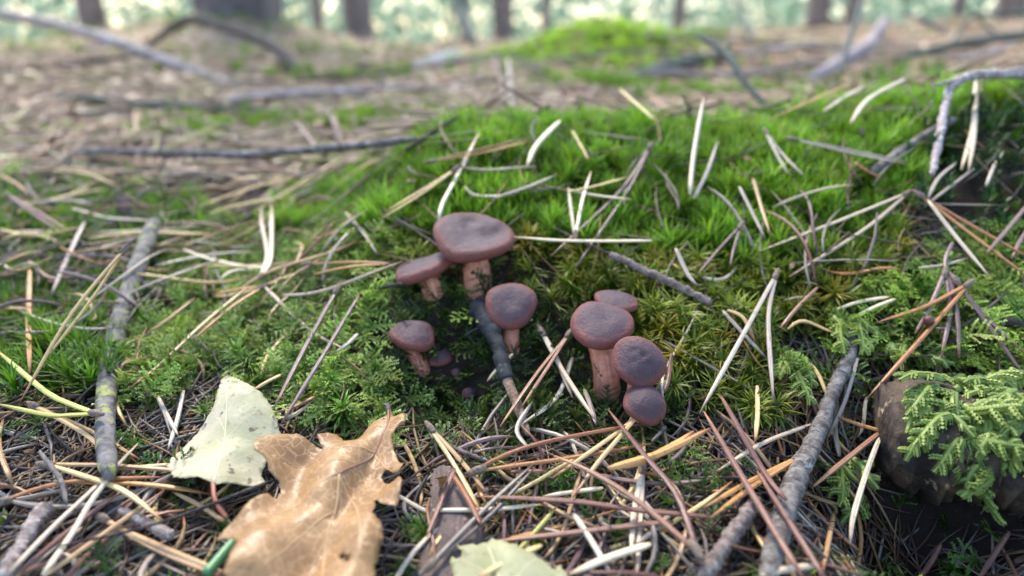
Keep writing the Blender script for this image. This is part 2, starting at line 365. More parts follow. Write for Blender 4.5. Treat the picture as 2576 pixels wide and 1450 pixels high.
# ------------------------------------------------------------------ instanced stuff
def scatter(name, P, ROT, S, IDX, TINT, variants, label, cat):
    me = bpy.data.meshes.new(name); me.from_pydata(np.asarray(P).tolist(), [], [])
    def attr(n, t, key, a): q = me.attributes.new(n, t, 'POINT'); q.data.foreach_set(key, np.asarray(a).reshape(-1))
    attr('rot', 'FLOAT_VECTOR', 'vector', np.asarray(ROT, np.float32)); attr('scl', 'FLOAT', 'value', np.asarray(S, np.float32))
    attr('idx', 'INT', 'value', np.asarray(IDX, np.int32))
    tc = np.ones((len(P), 4), np.float32); tc[:, :3] = TINT; attr('tint', 'FLOAT_COLOR', 'color', tc)
    o = obj(name, me); g = bpy.data.node_groups.new(name, 'GeometryNodeTree')
    g.interface.new_socket('Geometry', in_out='INPUT', socket_type='NodeSocketGeometry'); g.interface.new_socket('Geometry', in_out='OUTPUT', socket_type='NodeSocketGeometry')
    gi, go = g.nodes.new('NodeGroupInput'), g.nodes.new('NodeGroupOutput')
    gti = g.nodes.new('GeometryNodeGeometryToInstance')
    for vo in reversed(variants):                # a multi-input socket lists its links newest first
        oi = g.nodes.new('GeometryNodeObjectInfo'); oi.inputs[0].default_value = vo; g.links.new(oi.outputs['Geometry'], gti.inputs[0])
    iop = g.nodes.new('GeometryNodeInstanceOnPoints'); iop.inputs['Pick Instance'].default_value = True
    def na(n, t): a = g.nodes.new('GeometryNodeInputNamedAttribute'); a.data_type = t; a.inputs[0].default_value = n; return a.outputs[0]
    g.links.new(gi.outputs[0], iop.inputs['Points']); g.links.new(gti.outputs[0], iop.inputs['Instance'])
    g.links.new(na('idx', 'INT'), iop.inputs['Instance Index']); g.links.new(na('rot', 'FLOAT_VECTOR'), iop.inputs['Rotation']); g.links.new(na('scl', 'FLOAT'), iop.inputs['Scale'])
    g.links.new(iop.outputs[0], go.inputs[0])
    mod = o.modifiers.new('scatter', 'NODES'); mod.node_group = g
    return tag(o, label, cat, kind='stuff')
def leafblade(mb, base, d, n, L, W, curl, segs=4, v0=0., v1=1.):
    d = d/np.linalg.norm(d); s = np.cross(d, n); s /= np.linalg.norm(s)+1e-9; n = np.cross(s, d)
    V = []; ang = 0.; p = np.array(base, float); cur = d.copy()
    wd = [.55, 1., .8, .45, 0] if segs == 4 else [.6, 1., 0]
    for i in range(segs+1):
        if i == segs: V.append(p)
        else: V += [p-s*W*wd[i]/2, p+s*W*wd[i]/2]
        ang += curl/segs; cur = d*math.cos(ang)-n*math.sin(ang); p = p+cur*L/segs
    Fc = []; U = []
    for i in range(segs-1):
        a, b = v0+(v1-v0)*i/segs, v0+(v1-v0)*(i+1)/segs
        Fc.append((2*i, 2*i+1, 2*i+3, 2*i+2)); U.append(((0, a), (1, a), (1, b), (0, b)))
    i = segs-1; a = v0+(v1-v0)*i/segs; Fc.append((2*i, 2*i+1, 2*i+2)); U.append(((0, a), (1, a), (.5, v1)))
    mb.add(V, Fc, U)
def tuft_mesh(name, seed, nleaf, stem, L, W, spread_, curl, mat):
    r = random.Random(seed); mb = MB(); ax = np.array([r.uniform(-.15, .15), r.uniform(-.15, .15), 1.])
    for k in range(nleaf):
        t = (k+.5)/nleaf; az = k*2.39996+r.uniform(-.3, .3); el = math.radians(spread_[0]+(spread_[1]-spread_[0])*t+r.uniform(-12, 12))
        d = np.array([math.cos(az)*math.cos(el), math.sin(az)*math.cos(el), math.sin(el)])
        b = ax*stem*(.15+.85*t); n = np.array([-math.cos(az)*math.sin(el), -math.sin(az)*math.sin(el), math.cos(el)])
        leafblade(mb, b, d, n, L*r.uniform(.7, 1.15)*(1-.25*t), W*r.uniform(.8, 1.2), curl*r.uniform(.3, 1.3), 4, .35*t, .55+.45*t)
    return obj(name, mb.mesh(name, mat), link=False)
def feather_mesh(name, seed, L, nb, mat, leafL=.0011):
    r = random.Random(seed); mb = MB(); k = np.linspace(0, 1, 9)
    axis = np.stack([L*k, .12*L*np.sin(k*3+r.random()*3), L*(.45*k-.35*k*k)], 1)
    def branch(P, lf, t0, t1):
        n = len(P)
        for i in range(n-1):
            d = P[i+1]-P[i]; d = d/(np.linalg.norm(d)+1e-9); side = np.cross(d, [0, 0, 1.]); side /= np.linalg.norm(side)+1e-9
            for s in (-1, 0, 1):
                dd = d*.75+side*s*.8+np.array([0, 0, .55 if s == 0 else r.uniform(-.15, .35)])
                leafblade(mb, P[i]+d*r.uniform(0, .0003), dd, np.array([0, 0, 1.])+side*s*.2, lf*r.uniform(.8, 1.25), lf*.62, r.uniform(-.2, .9), 2, t0+(t1-t0)*i/n, t0+(t1-t0)*(i+1)/n)
    branch(spline(axis, 16), leafL*1.2, .15, .95)
    for j in range(nb):
        t = (j+.7)/nb; p = axis[0]*0+spline(axis, 30)[int(t*28)]; s = 1 if j % 2 else -1
        bl = L*.48*math.sin(math.pi*(.15+.8*t))*r.uniform(.7, 1.2)
        e = p+np.array([bl*.55, s*bl*.85, bl*r.uniform(-.15, .45)]); m = (p+e)/2+np.array([0, 0, bl*.12])
        branch(spline([p, m, e], max(5, int(bl/.00075))), leafL*.85, .2, 1.)
    return obj(name, mb.mesh(name, mat), link=False)
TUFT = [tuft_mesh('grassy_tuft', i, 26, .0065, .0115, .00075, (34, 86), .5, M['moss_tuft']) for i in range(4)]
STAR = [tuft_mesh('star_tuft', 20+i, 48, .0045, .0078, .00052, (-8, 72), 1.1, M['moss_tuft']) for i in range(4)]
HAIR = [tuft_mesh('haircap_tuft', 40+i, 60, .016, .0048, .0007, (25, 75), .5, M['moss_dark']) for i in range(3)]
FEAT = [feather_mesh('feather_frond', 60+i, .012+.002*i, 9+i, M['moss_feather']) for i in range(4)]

def inpoly(u, v, poly):
    u = np.asarray(u); v = np.asarray(v); c = np.zeros(u.shape, bool); n = len(poly)
    for i in range(n):
        (x1, y1), (x2, y2) = poly[i], poly[(i+1) % n]
        k = ((y1 > v) != (y2 > v)) & (u < (x2-x1)*(v-y1)/((y2-y1) or 1e-9)+x1); c ^= k
    return c
LUSH = [(640, 570), (700, 500), (830, 430), (1000, 380), (1150, 300), (1250, 250), (1700, 240), (2200, 210), (2420, 150), (2650, 130), (3500, 100), (3500, 240), (2650, 240), (2380, 260), (2340, 420), (2260, 500), (2260, 600), (2080, 640), (1900, 640), (1500, 600), (1330, 560), (1080, 570), (940, 560)]
OLIVE = [(1010, 560), (1330, 560), (1500, 590), (1900, 620), (2290, 580), (2290, 700), (2130, 760), (2080, 830), (1960, 900), (1960, 1060), (1700, 1010), (1640, 900), (1560, 715), (1400, 780), (1340, 700), (1260, 640), (1010, 640)]
FEATP = [(400, 620), (560, 530), (760, 540), (960, 600), (1050, 610), (940, 690), (950, 760), (930, 820), (930, 930), (980, 990), (1000, 1060), (880, 1100), (720, 1010), (560, 935), (420, 1010), (290, 1000), (310, 830), (420, 800)]
FEATR = [(2060, 760), (2230, 690), (2330, 640), (2420, 560), (3500, 560), (3500, 860), (2600, 960), (2450, 950), (2180, 940), (2100, 870)]
FEATR2 = [(1940, 860), (2100, 830), (2120, 900), (2060, 1000), (1950, 1040)]
DARKL = [(-900, 400), (60, 400), (450, 480), (560, 540), (430, 620), (400, 800), (290, 850), (260, 1000), (-900, 1000)]
HAIRP = [(2300, 300), (2700, 190), (3500, 190), (3500, 570), (2420, 560), (2330, 520), (2290, 430)]
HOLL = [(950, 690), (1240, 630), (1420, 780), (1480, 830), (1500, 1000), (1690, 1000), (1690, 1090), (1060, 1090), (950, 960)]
BARE = [(900, 560), (1760, 560), (1760, 1090), (1330, 1120), (1040, 1100), (900, 1000)]
def scat_region(poly, spacing, seed, ylim=(.12, .42), keep=1., clump=0., xlim=(-.42, .45)):
    r = np.random.default_rng(seed)
    n = int((xlim[1]-xlim[0])*(ylim[1]-ylim[0])/spacing**2)
    x = r.uniform(*xlim, n); y = r.uniform(*ylim, n); z = surf(x, y); u, v = proj(x, y, z)
    k = inpoly(u+18*r.standard_normal(n), v+14*r.standard_normal(n), poly) & (r.random(n) < keep)
    if clump: k &= vnoise(x, y, 90, seed)+.5 > clump*r.uniform(.6, 1.3, n)
    x, y = x[k], y[k]; return x, y, soil(x, y), u[k], v[k], r
def tints(r, n, base, var=.25, alt=None, frac=0.):
    t = np.array(base)[None]*(1+var*r.uniform(-1, 1, (n, 1)))*(1+.08*r.uniform(-1, 1, (n, 3)))
    if alt is not None: k = r.random(n) < frac; t[k] = np.array(alt)*(1+var*r.uniform(-1, 1, (k.sum(), 1)))
    return np.clip(t, 0, 3)
def collect(regs):
    A = [[], [], [], [], []]
    for (x, y, z, r, tilt, s, idx, tint, lift) in regs:
        n = len(x); A[0].append(np.stack([x, y, z+lift], 1))
        A[1].append(np.stack([r.normal(0, tilt, n)-.15, r.normal(0, tilt, n), r.uniform(0, 6.28, n)], 1)); A[2].append(s); A[3].append(idx); A[4].append(tint)
    return [np.concatenate(a) for a in A]
regs = []
x, y, z, u, v, r = scat_region(LUSH, .0037, 1); n = len(x)
patch = vnoise(x, y, 55, 9)
patch = patch+.6*vnoise(x, y, 150, 19); tn = tints(r, n, (1.15, 1.15, .8), .25, (1.35, 1.0, .8), .06)*(1+.6*patch[:, None])
regs.append((x, y, z, r, .2, np.where(r.random(n) < .15, 1.3, 1.)*r.uniform(.62, 1.08, n)*(1+.5*patch), r.integers(0, 4, n), tn, .001))
x, y, z, u, v, r = scat_region(OLIVE, .0040, 2, keep=.8, clump=.35); n = len(x)
tn = tints(r, n, (1.15, .80, .6), .3, (1.5, .65, .35), .18)
regs.append((x, y, z, r, .35, r.uniform(.85, 1.5, n), 4+r.integers(0, 4, n), tn, .003))
x, y, z, u, v, r = scat_region(DARKL, .0045, 3, keep=.8); n = len(x)
regs.append((x, y, z, r, .3, r.uniform(.8, 1.3, n), r.integers(0, 8, n), tints(r, n, (.9, .95, .7), .4), .002))
x, y, z, u, v, r = scat_region(FEATP, .011, 4, keep=.35); n = len(x)
regs.append((x, y, z, r, .35, r.uniform(.7, 1.1, n), 4+r.integers(0, 4, n), tints(r, n, (.7, .8, .55), .3), .006))
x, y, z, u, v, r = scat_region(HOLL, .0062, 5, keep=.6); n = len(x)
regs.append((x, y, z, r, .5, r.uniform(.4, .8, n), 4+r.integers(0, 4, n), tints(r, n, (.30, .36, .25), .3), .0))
FRONT = [(-400, 930), (3000, 930), (3000, 1600), (-400, 1600)]
x, y, z, u, v, r = scat_region(FRONT, .006, 6, ylim=(.08, .24), keep=.30, clump=.62); n = len(x)
regs.append((x, y, z, r, .4, r.uniform(.55, 1.0, n), 4+r.integers(0, 4, n), tints(r, n, (.55, .68, .42), .3), .001))
x, y, z, u, v, r = scat_region(HAIRP, .0055, 44, keep=.55, clump=.45); n = len(x)
regs.append((x, y, z, r, .3, r.uniform(.6, 1.0, n), r.integers(0, 8, n), tints(r, n, (.5, .62, .4), .35), .001))
x, y, z, u, v, r = scat_region(FEATR, .008, 14, keep=.35); n = len(x)
regs.append((x, y, z, r, .4, r.uniform(.7, 1.1, n), 4+r.integers(0, 4, n), tints(r, n, (.55, .8, .45), .3), .004))
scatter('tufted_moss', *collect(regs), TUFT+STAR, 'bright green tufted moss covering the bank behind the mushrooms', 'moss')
regs = []
x, y, z, u, v, r = scat_region(FEATP, .0026, 7); n = len(x)
tn = tints(r, n, (.85, .95, .8), .3)*(1+.8*vnoise(x, y, 70, 4)[:, None])
regs.append((x, y, z, r, .5, r.uniform(.42, .78, n), r.integers(0, 4, n), tn*1.05, r.uniform(.0, .009, n)))
x, y, z, u, v, r = scat_region(FEATR, .0029, 8); n = len(x)
regs.append((x, y, z, r, .45, r.uniform(.42, .72, n), r.integers(0, 4, n), tints(r, n, (.95, 1.1, .75), .4), r.uniform(.0, .010, n)))
x, y, z, u, v, r = scat_region(FEATR2, .0045, 18); n = len(x)
regs.append((x, y, z, r, .45, r.uniform(.55, .9, n), r.integers(0, 4, n), tints(r, n, (.7, .95, .6), .35), r.uniform(.0, .006, n)))
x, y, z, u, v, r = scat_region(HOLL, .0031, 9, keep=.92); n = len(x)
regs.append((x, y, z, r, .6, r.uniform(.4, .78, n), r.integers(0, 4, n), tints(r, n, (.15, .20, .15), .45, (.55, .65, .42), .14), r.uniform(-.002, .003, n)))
x, y, z, u, v, r = scat_region(DARKL, .008, 10, keep=.5); n = len(x)
regs.append((x, y, z, r, .45, r.uniform(.6, 1.0, n), r.integers(0, 4, n), tints(r, n, (.55, .75, .6), .3), r.uniform(.0, .005, n)))
x, y, z, u, v, r = scat_region(FRONT, .0052, 11, ylim=(.08, .24), keep=.45, clump=.5); n = len(x)
regs.append((x, y, z, r, .5, r.uniform(.45, .85, n), r.integers(0, 4, n), tints(r, n, (.30, .48, .32), .4, (.8, 1., .6), .12), r.uniform(.0, .003, n)))
x, y, z, u, v, r = scat_region(OLIVE, .0075, 12, keep=.5); n = len(x)
regs.append((x, y, z, r, .5, r.uniform(.5, .9, n), r.integers(0, 4, n), tints(r, n, (.28, .36, .25), .3), r.uniform(.0, .003, n)))
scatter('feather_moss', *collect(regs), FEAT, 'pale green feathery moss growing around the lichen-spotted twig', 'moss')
x, y, z, u, v, r = scat_region(HAIRP, .0085, 13, ylim=(.18, .42)); n = len(x)
regs = [(x, y, z, r, .22, r.uniform(.7, 1.25, n), r.integers(0, 3, n), tints(r, n, (1, 1, 1), .4), 0.)]
scatter('haircap_moss', *collect(regs), HAIR, 'dark green spiky haircap moss under the white knobbly spur twig', 'moss')

# ------------------------------------------------------------------ needles
LAND = [((870, 1250), 'the brown oak leaf'), ((590, 1110), 'the pale green leaf'), ((280, 900), 'the lichen-spotted twig'), ((1190, 640), 'the tallest mushroom'), ((1560, 880), 'the stacked mushroom caps'),
        ((2050, 1130), 'the long ridged branch'), ((2400, 1100), 'the moss-covered log'), ((1150, 1310), 'the flat bark flake'), ((2300, 480), 'the white knobbly spur twig'), ((600, 420), 'the long dark stick behind the moss'),
        ((1290, 1400), 'the toothed cream leaf'), ((1750, 450), 'the bright green moss crest'), ((2380, 700), 'the brown moss capsule'), ((1280, 1000), 'the half-stripped wet stick'), ((60, 1360), 'the papery pale twig'), ((1840, 1350), 'the scaly spur twig')]
def where(u, v): return min(LAND, key=lambda l: ((l[0][0]-u)**2+(l[0][1]-v)**2))[1]
def needle_curve(pts, lift, n=12):
    ends = []; mu_, mv_ = pts[len(pts)//2]; lift = lift+(.004 if any(inpoly(np.array([mu_]), np.array([mv_]), q)[0] for q in (LUSH, OLIVE, DARKL, FEATP, FEATR, HAIRP)) else 0)
    for (u, v) in (pts[0], pts[-1]): ends.append(depth(hit(u, v, lift)))
    a, b = ends; m = min(a, b)
    if a > m*1.32: a = m*1.12
    if b > m*1.32: b = m*1.12
    L = np.concatenate([[0], np.cumsum([math.dist(pts[i], pts[i+1]) for i in range(len(pts)-1)])]); L /= L[-1]
    for k in range(26):
        P = np.array([at(u, v, a+(b-a)*t) for (u, v), t in zip(pts, L)])
        if len(P) == 2:
            mid = (P[0]+P[1])/2+np.array([0, 0, .03*np.linalg.norm(P[1]-P[0])]); P = np.array([P[0], mid, P[1]])
        C = spline(P, n)
        if (C[1:-1, 2]-surf(C[1:-1, 0], C[1:-1, 1])).min() > -.0012: break
        a *= .992; b *= .992
    return C
def needle_radius(n, w, base=.55):
    t = np.linspace(0, 1, n); r = .00072*w*np.minimum(1, base+t*4)*np.sqrt(np.clip((1.02-t)/.30, .02, 1)); return r
SHEATH = bark_mat('needle_sheath', (.34, .26, .20), (.16, .11, .08), None, .4, 900)
HERO = """
c 2 1.1 2285,485 2100,560 1910,632; 2285,487 2180,575 1985,697
c 3 1.2 1640,606 1500,607 1400,605 1290,596
c 2 1.3 1105,552 1112,515 1152,440 1205,335
c 5 1.8 1408,305 1350,365 1325,420
o 4 .9 1080,408 1200,378 1340,345; 1080,412 1220,385 1342,352
s 3 1 1152,422 1060,480 965,535; 1152,424 1060,490 950,556
p 5 1 1637,366 1560,480 1385,645; 1637,368 1580,480 1447,675
c 4 1 1447,597 1437,530 1430,472; 1447,597 1466,500 1487,432
c 2 1 1430,478 1500,492 1590,502
s 3 .9 1432,482 1500,468 1582,445
g 2 1 1170,470 1190,490 1240,494 1290,490
g 4 1 1860,470 1895,540 1925,600
s 4 1 1895,450 1915,520 1938,592
c 7 1.4 1735,490 1745,390 1770,245
g 5 1.2 1745,500 1780,430 1806,355
s 4 1 1560,225 1605,265 1650,305
s 4 1 1440,330 1460,365 1482,405
g 3 1 1925,330 1970,390 2027,447; 1925,332 1960,400 1985,440
g 4 1 1990,350 2140,378 2292,409; 1990,364 2140,392 2282,413
o 3 1 2150,410 2185,432 2222,450
c 5 1.7 2275,200 2185,250 2138,314
c 3 1.5 2170,220 2120,248 2070,282
o 4 .9 2140,210 2040,255 1930,302
c 5 1.4 2455,205 2448,320 2418,428; 2457,205 2452,330 2437,430
o 4 1.3 2310,488 2430,580 2590,700; 2310,486 2450,570 2600,655
c 5 1.2 2335,505 2400,590 2492,700
g 3 1 2450,425 2390,470 2325,520
g 3 1 2405,410 2360,450 2330,510
p 4 1.1 2590,510 2540,570 2480,640
p 3 1.1 2600,560 2570,600 2545,650
p 5 1.1 2378,682 2345,760 2302,840; 2382,682 2388,790 2368,901; 2386,682 2408,790 2413,902
p 4 1 2396,610 2380,650 2378,685
g 3 1 2312,674 2370,668 2434,650
p 6 1.1 2400,700 2480,810 2576,945; 2395,700 2470,790 2590,900
o 7 1.1 2440,712 2330,770 2205,812; 2442,712 2330,840 2180,1005
g 6 1.1 1954,688 1860,860 1760,1040; 1972,690 1945,800 1946,1014
r 4 1 2057,723 2010,770 1963,824
c 2 1.1 2235,747 2160,760 2095,782
c 2 1.1 2253,752 2195,775 2144,803
g 2 1 2040,748 2000,750 1967,758
g 3 1.1 1817,781 1870,840 1928,901
p 6 .8 1865,566 1810,625 1754,691; 1867,566 1848,620 1837,671
g 3 1.2 1700,625 1730,690 1755,720
r 5 1.2 1799,1302 1600,1283 1461,1263 1330,1255 1200,1249
r 4 1.2 1693,1312 1560,1326 1400,1345 1242,1362
r 8 1.2 1756,1390 1700,1242 1619,1143 1531,1032; 1752,1388 1602,1260 1490,1190 1395,1147
o 5 1.1 1193,1186 1270,1145 1390,1108 1654,1059; 1193,1188 1300,1172 1408,1157 1637,1117
o 8 1.8 1531,1179 1600,1160 1672,1136 1788,1078; 1535,1184 1620,1162 1700,1120 1745,1085
s 7 1 1665,971 1600,1050 1531,1105 1390,1203; 1655,985 1560,1100 1500,1170 1440,1253
r 6 .9 1435,835 1351,939 1258,1073; 1437,838 1370,940 1315,1020
g 4 1.2 1443,1291 1490,1365 1538,1445
c 5 1.5 1637,1369 1540,1400 1432,1446
y 4 .9 1299,1390 1345,1340 1401,1274
s 9 1.1 1362,1372 1290,1405 1200,1455
o 6 1.1 1140,1196 1180,1260 1213,1325
d 5 1 1073,1430 1210,1290 1341,1168; 1060,1445 1220,1310 1346,1175
s 4 1 1080,1073 1160,1160 1228,1244; 1084,1076 1150,1180 1211,1290
r 5 1 1144,1179 1110,1260 1073,1351
c 4 1 1089,1284 1220,1282 1362,1270
c 3 1 1517,1228 1440,1238 1366,1249
c 3 1.1 1617,1172 1612,1300 1602,1455; 1608,1175 1590,1300 1588,1400
r 9 1.2 1978,1258 1921,1186 1809,988
r 10 1.2 2018,1450 1878,1218 1771,1036
r 8 1.2 2075,1455 1990,1320 1905,1186
o 7 1.1 2012,1149 1890,1210 1771,1278; 2015,1165 1900,1230 1787,1304
r 6 1.2 2219,1084 2130,1155 2045,1224
g 6 1.1 2219,1086 2180,1190 2147,1299 2139,1370
s 3 1 2080,993 2062,950 2039,912
r 3 1 2061,1052 2038,1000 2012,955
c 3 1.2 2112,1149 2100,1080 2109,1014
c 4 1 2039,1068 1920,1115 1803,1186
s 3 1 1905,971 1906,1040 1900,1111
g 6 1 2157,902 2125,1010 2082,1100
r 5 1.1 2539,1337 2505,1390 2465,1455
r 4 1.1 2367,1369 2345,1410 2315,1455
s 4 1 2098,1288 2085,1360 2069,1440
c 5 1.3 2050,1423 1980,1432 1911,1449
s 6 1.1 110,1168 200,1170 285,1172 525,1190; 110,1170 200,1196 311,1236 416,1316
s 4 1.1 300,1180 400,1172 531,1163
o 4 1.1 0,1263 110,1225 222,1208 420,1200; 165,1214 300,1215 420,1225 531,1243
c 7 1.1 22,1443 140,1320 262,1205 347,1116
c 8 1.1 107,1448 180,1345 231,1259 293,1179
r 5 1.1 40,1447 180,1330 311,1232
s 6 1.1 116,1448 280,1330 414,1234
s 4 1.1 249,1299 400,1385 560,1452; 311,1335 450,1395 575,1446
s 3 1 563,1312 500,1270 431,1236
s 4 1 80,1018 222,1098 276,1165; 82,1016 240,1090 351,1156
y 7 1.2 245,1041 180,1018 111,983 -10,880; 245,1043 180,1046 120,1045 -10,1016
s 2 1.1 320,620 180,790 47,1018; 325,623 230,760 96,927
o 5 1.3 75,680 72,810 75,938
s 5 1 620,725 511,815 400,920 329,974
g 3 1 396,996 420,1045 449,1098
g 3 1 462,983 445,1060 422,1134
p 6 1.1 850,725 775,860 689,1027; 905,740 810,900 707,1067
o 4 1 792,998 745,1022 694,1038
s 2 1 707,943 665,965 631,987
c 3 1.1 662,718 775,827 872,881
o 3 1 662,722 600,728 533,743; 664,724 590,770 480,860
c 5 1.3 654,698 679,660 683,600 683,514; 654,698 672,640 658,560 658,523
g 3 1.5 212,560 170,650 129,743
c 3 1.3 183,525 271,548 391,556
s 3 1.2 0,577 83,593 200,573
r 3 1.2 17,489 90,530 167,577; 20,480 100,545 150,580
o 3 1.2 0,440 40,462 75,489
s 3 1.2 58,435 175,423 341,452; 60,430 200,430 300,470
r 2 1.1 217,590 400,600 562,573
s 2 1.1 225,600 350,585 545,590
r 2 1.1 180,690 330,640 480,590
s 3 1.2 625,544 791,439 880,385; 640,550 800,450 900,390
r 3 1.2 600,530 760,450 870,400; 610,520 700,480 850,392
s 3 1.2 500,520 640,470 800,420
p 3 1.2 640,600 740,500 830,430
s 2 1.2 430,480 550,470 690,465
g 3 1.2 870,535 910,580 950,640
g 3 1.2 1240,500 1330,470 1400,440
o 2 1 770,665 880,660 985,662; 790,690 880,672 985,664
r 2 1 930,580 990,570 1060,540
s 2 1 740,610 760,620 745,665
g 3 1.1 900,840 880,860 840,890
s 3 1.1 1830,780 1870,800 1900,860
g 3 1 2480,470 2500,420 2525,380
s 3 1 1640,1180 1700,1230 1722,1290
g 3 1 1690,1290 1650,1330 1600,1372
g 4 1 1330,1130 1300,1080 1340,1010
c 4 1.2 1360,830 1420,940 1500,1060; 1362,832 1400,900 1440,1000
g 4 1.1 1440,900 1400,1000 1310,1070
g 4 1.1 1470,980 1485,1020 1500,1070
c 3 1 1290,890 1250,930 1225,960
r 3 1 1690,890 1680,960 1660,1000
"""
n_items = 0
for line in HERO.strip().splitlines():
    head, rest = line.split(' ', 3)[:3], line.split(' ', 3)[3]
    cls, lift, wd = head[0], float(head[1])/1000, float(head[2])
    paths = [[tuple(float(q) for q in p.split(',')) for p in s.split()] for s in rest.split(';')]
    cu = [needle_curve(p, lift) for p in paths]
    mu, mv = paths[0][len(paths[0])//2]; col = NM[cls][0]; lm = where(mu, mv)
    plen = sum(math.dist(paths[0][q], paths[0][q+1]) for q in range(len(paths[0])-1)); width = ('broad ' if wd >= 1.4 else '')+('long ' if plen > 290 else 'short ' if plen < 125 else '')
    if len(paths) == 1:
        mb = MB(); mb.add(*tube(cu[0], needle_radius(len(cu[0]), wd), 7, .6, twist=random.uniform(-1, 1)))
        o = mb.build('pine_needle', M['n_'+cls]); tag(o, f'single {width}{col} pine needle lying near {lm}', 'pine needle', f'single {width}{col} needles near {lm}')
    else:
        if len(paths) == 2 and math.dist(paths[0][0], paths[1][0]) < 30:
            b = cu[0][0]; cu = [c+(b-c[0])*np.linspace(1, 0, len(c))[:, None] for c in cu]
        kind = 'pair' if len(paths) == 2 else 'cluster'
        root = thing('pine_needle_'+kind, cu[0][0], f'{width}{col} pine needle {kind} near {lm}', 'pine needles', f'{width}{col} needle {kind}s near {lm}')
        for c in cu:
            mb = MB(); mb.add(*tube(c, needle_radius(len(c), wd), 7, .6, twist=random.uniform(-1, 1))); mb.build('needle', M['n_'+cls], root)
        if wd >= 1.4: n_items += 1; continue
        d = cu[0][1]-cu[0][0]+cu[1][1]-cu[1][0]; d /= np.linalg.norm(d)
        P = cu[0][0]+np.outer(np.linspace(-.0025, .0035, 6), d); mb = MB()
        mb.add(*tube(P, np.array([.0004, .0007, .0010, .0011, .0010, .0007])*wd**.5, 8)); mb.build('sheath', SHEATH, root)
    n_items += 1
# shared shapes for the loose needles
NEED = {}
for cls in NM:
    for k in range(3):
        L = .05; t = np.linspace(-.5, .5, 9); bend = random.uniform(-.12, .12); tw = random.uniform(-.05, .05)
        P = np.stack([t*L, bend*L*(t*t*4-.5), tw*L*np.sin(t*5)], 1); mb = MB(); mb.add(*tube(P, needle_radius(9, 1.0), 6, .6, twist=1.)); NEED[cls, k] = mb.mesh('pine_needle_'+cls, M['n_'+cls])
def place_needle(x, y, rz, ry, rx, L, cls, k, lift):
    o = obj('pine_needle', NEED[cls, k]); o.location = (x, y, float(surf(x, y))+lift)
    o.rotation_euler = Euler((rx, ry, rz)); o.scale = (L/.05, 1, 1); return o
def slope_rot(x, y, rz):
    e = .006; dx, dy = math.cos(rz), math.sin(rz)
    return -math.atan2(float(surf(x+dx*e*3, y+dy*e*3)-surf(x-dx*e*3, y-dy*e*3)), 6*e)
r = random.Random(5); cnt = 0; guard = 0
while cnt < 205 and guard < 9000:
    guard += 1
    u, v = r.uniform(-20, 2596), r.uniform(420, 1470)
    front = v > 1080 or (u < 330 and v > 850) or (u > 1700 and v > 940)
    left = u < 900 and 430 < v < 760
    if left and cnt > 140: pass
    elif cnt > 165 or (not front and r.random() < (.80 if u > 700 else .5)): continue
    if 560 < u < 1010 and v > 1080: continue
    if (420 < u < 710 and 930 < v < 1240) or (960 < u < 1690 and 520 < v < 1030) or (u > 2170 and 850 < v < 1420): continue
    p = hit(u, v, .002)
    if p[1] > .42: continue
    cls = r.choices('scgropd', [6, 2.5, 2, 3, 2, 1, .3] if left else [3, 1.5, 4.5, 3, 2, 3, 2])[0]; rz = r.gauss(.35, .7) if left else r.uniform(0, math.pi)
    ln_ = r.uniform(.014, .045)*(1.3 if left else 1); sz = 'long' if ln_ > .042 else 'short' if ln_ < .024 else 'loose'
    o = place_needle(p[0], p[1], rz, slope_rot(p[0], p[1], rz)+r.gauss(0, .07), r.uniform(0, 6), ln_, cls, r.randrange(3), r.uniform(-.0008, .003) if front else r.uniform(.003, .008))
    bed = 'litter' if front else 'moss'; lm = where(u, v)
    tag(o, f'{sz} {NM[cls][0]} pine needle sunk in {bed} around {lm}', 'pine needle', f'{sz} {NM[cls][0]} needles in {bed} around {lm}'); cnt += 1
# the uncountable rest of the needle litter, near and far
LN = []
for k in range(4):
    mb = MB(); L = .045; t = np.linspace(-.5, .5, 5); P = np.stack([t*L, random.uniform(-.1, .1)*L*(t*t*4), 0*t], 1); mb.add(*tube(P, needle_radius(5, .85), 4, .7)); LN.append(obj('litter_needle', mb.mesh('litter_needle', M['litter']), link=False))
for k in range(3):                              # crumbs: curled scraps of leaf and bark
    mb = MB(); rr = random.Random(k); n = 7; a = np.linspace(0, 6.28, n, endpoint=False); R = .006*np.array([rr.uniform(.5, 1.2) for _ in a])
    V = [(0, 0, .0015)]+[(R[i]*math.cos(a[i]), .6*R[i]*math.sin(a[i]), rr.uniform(-.001, .002)) for i in range(n)]
    mb.add(V, [(0, i+1, (i+1) % n+1) for i in range(n)], [((.5, .5),)*3]*n); LN.append(obj('litter_scrap', mb.mesh('litter_scrap', M['litter']), link=False))
PAL = np.array([(.62, .42, .22), (.45, .36, .30), (.28, .15, .10), (.50, .27, .11), (.20, .13, .12), (.66, .54, .42), (.14, .10, .085)])*.78
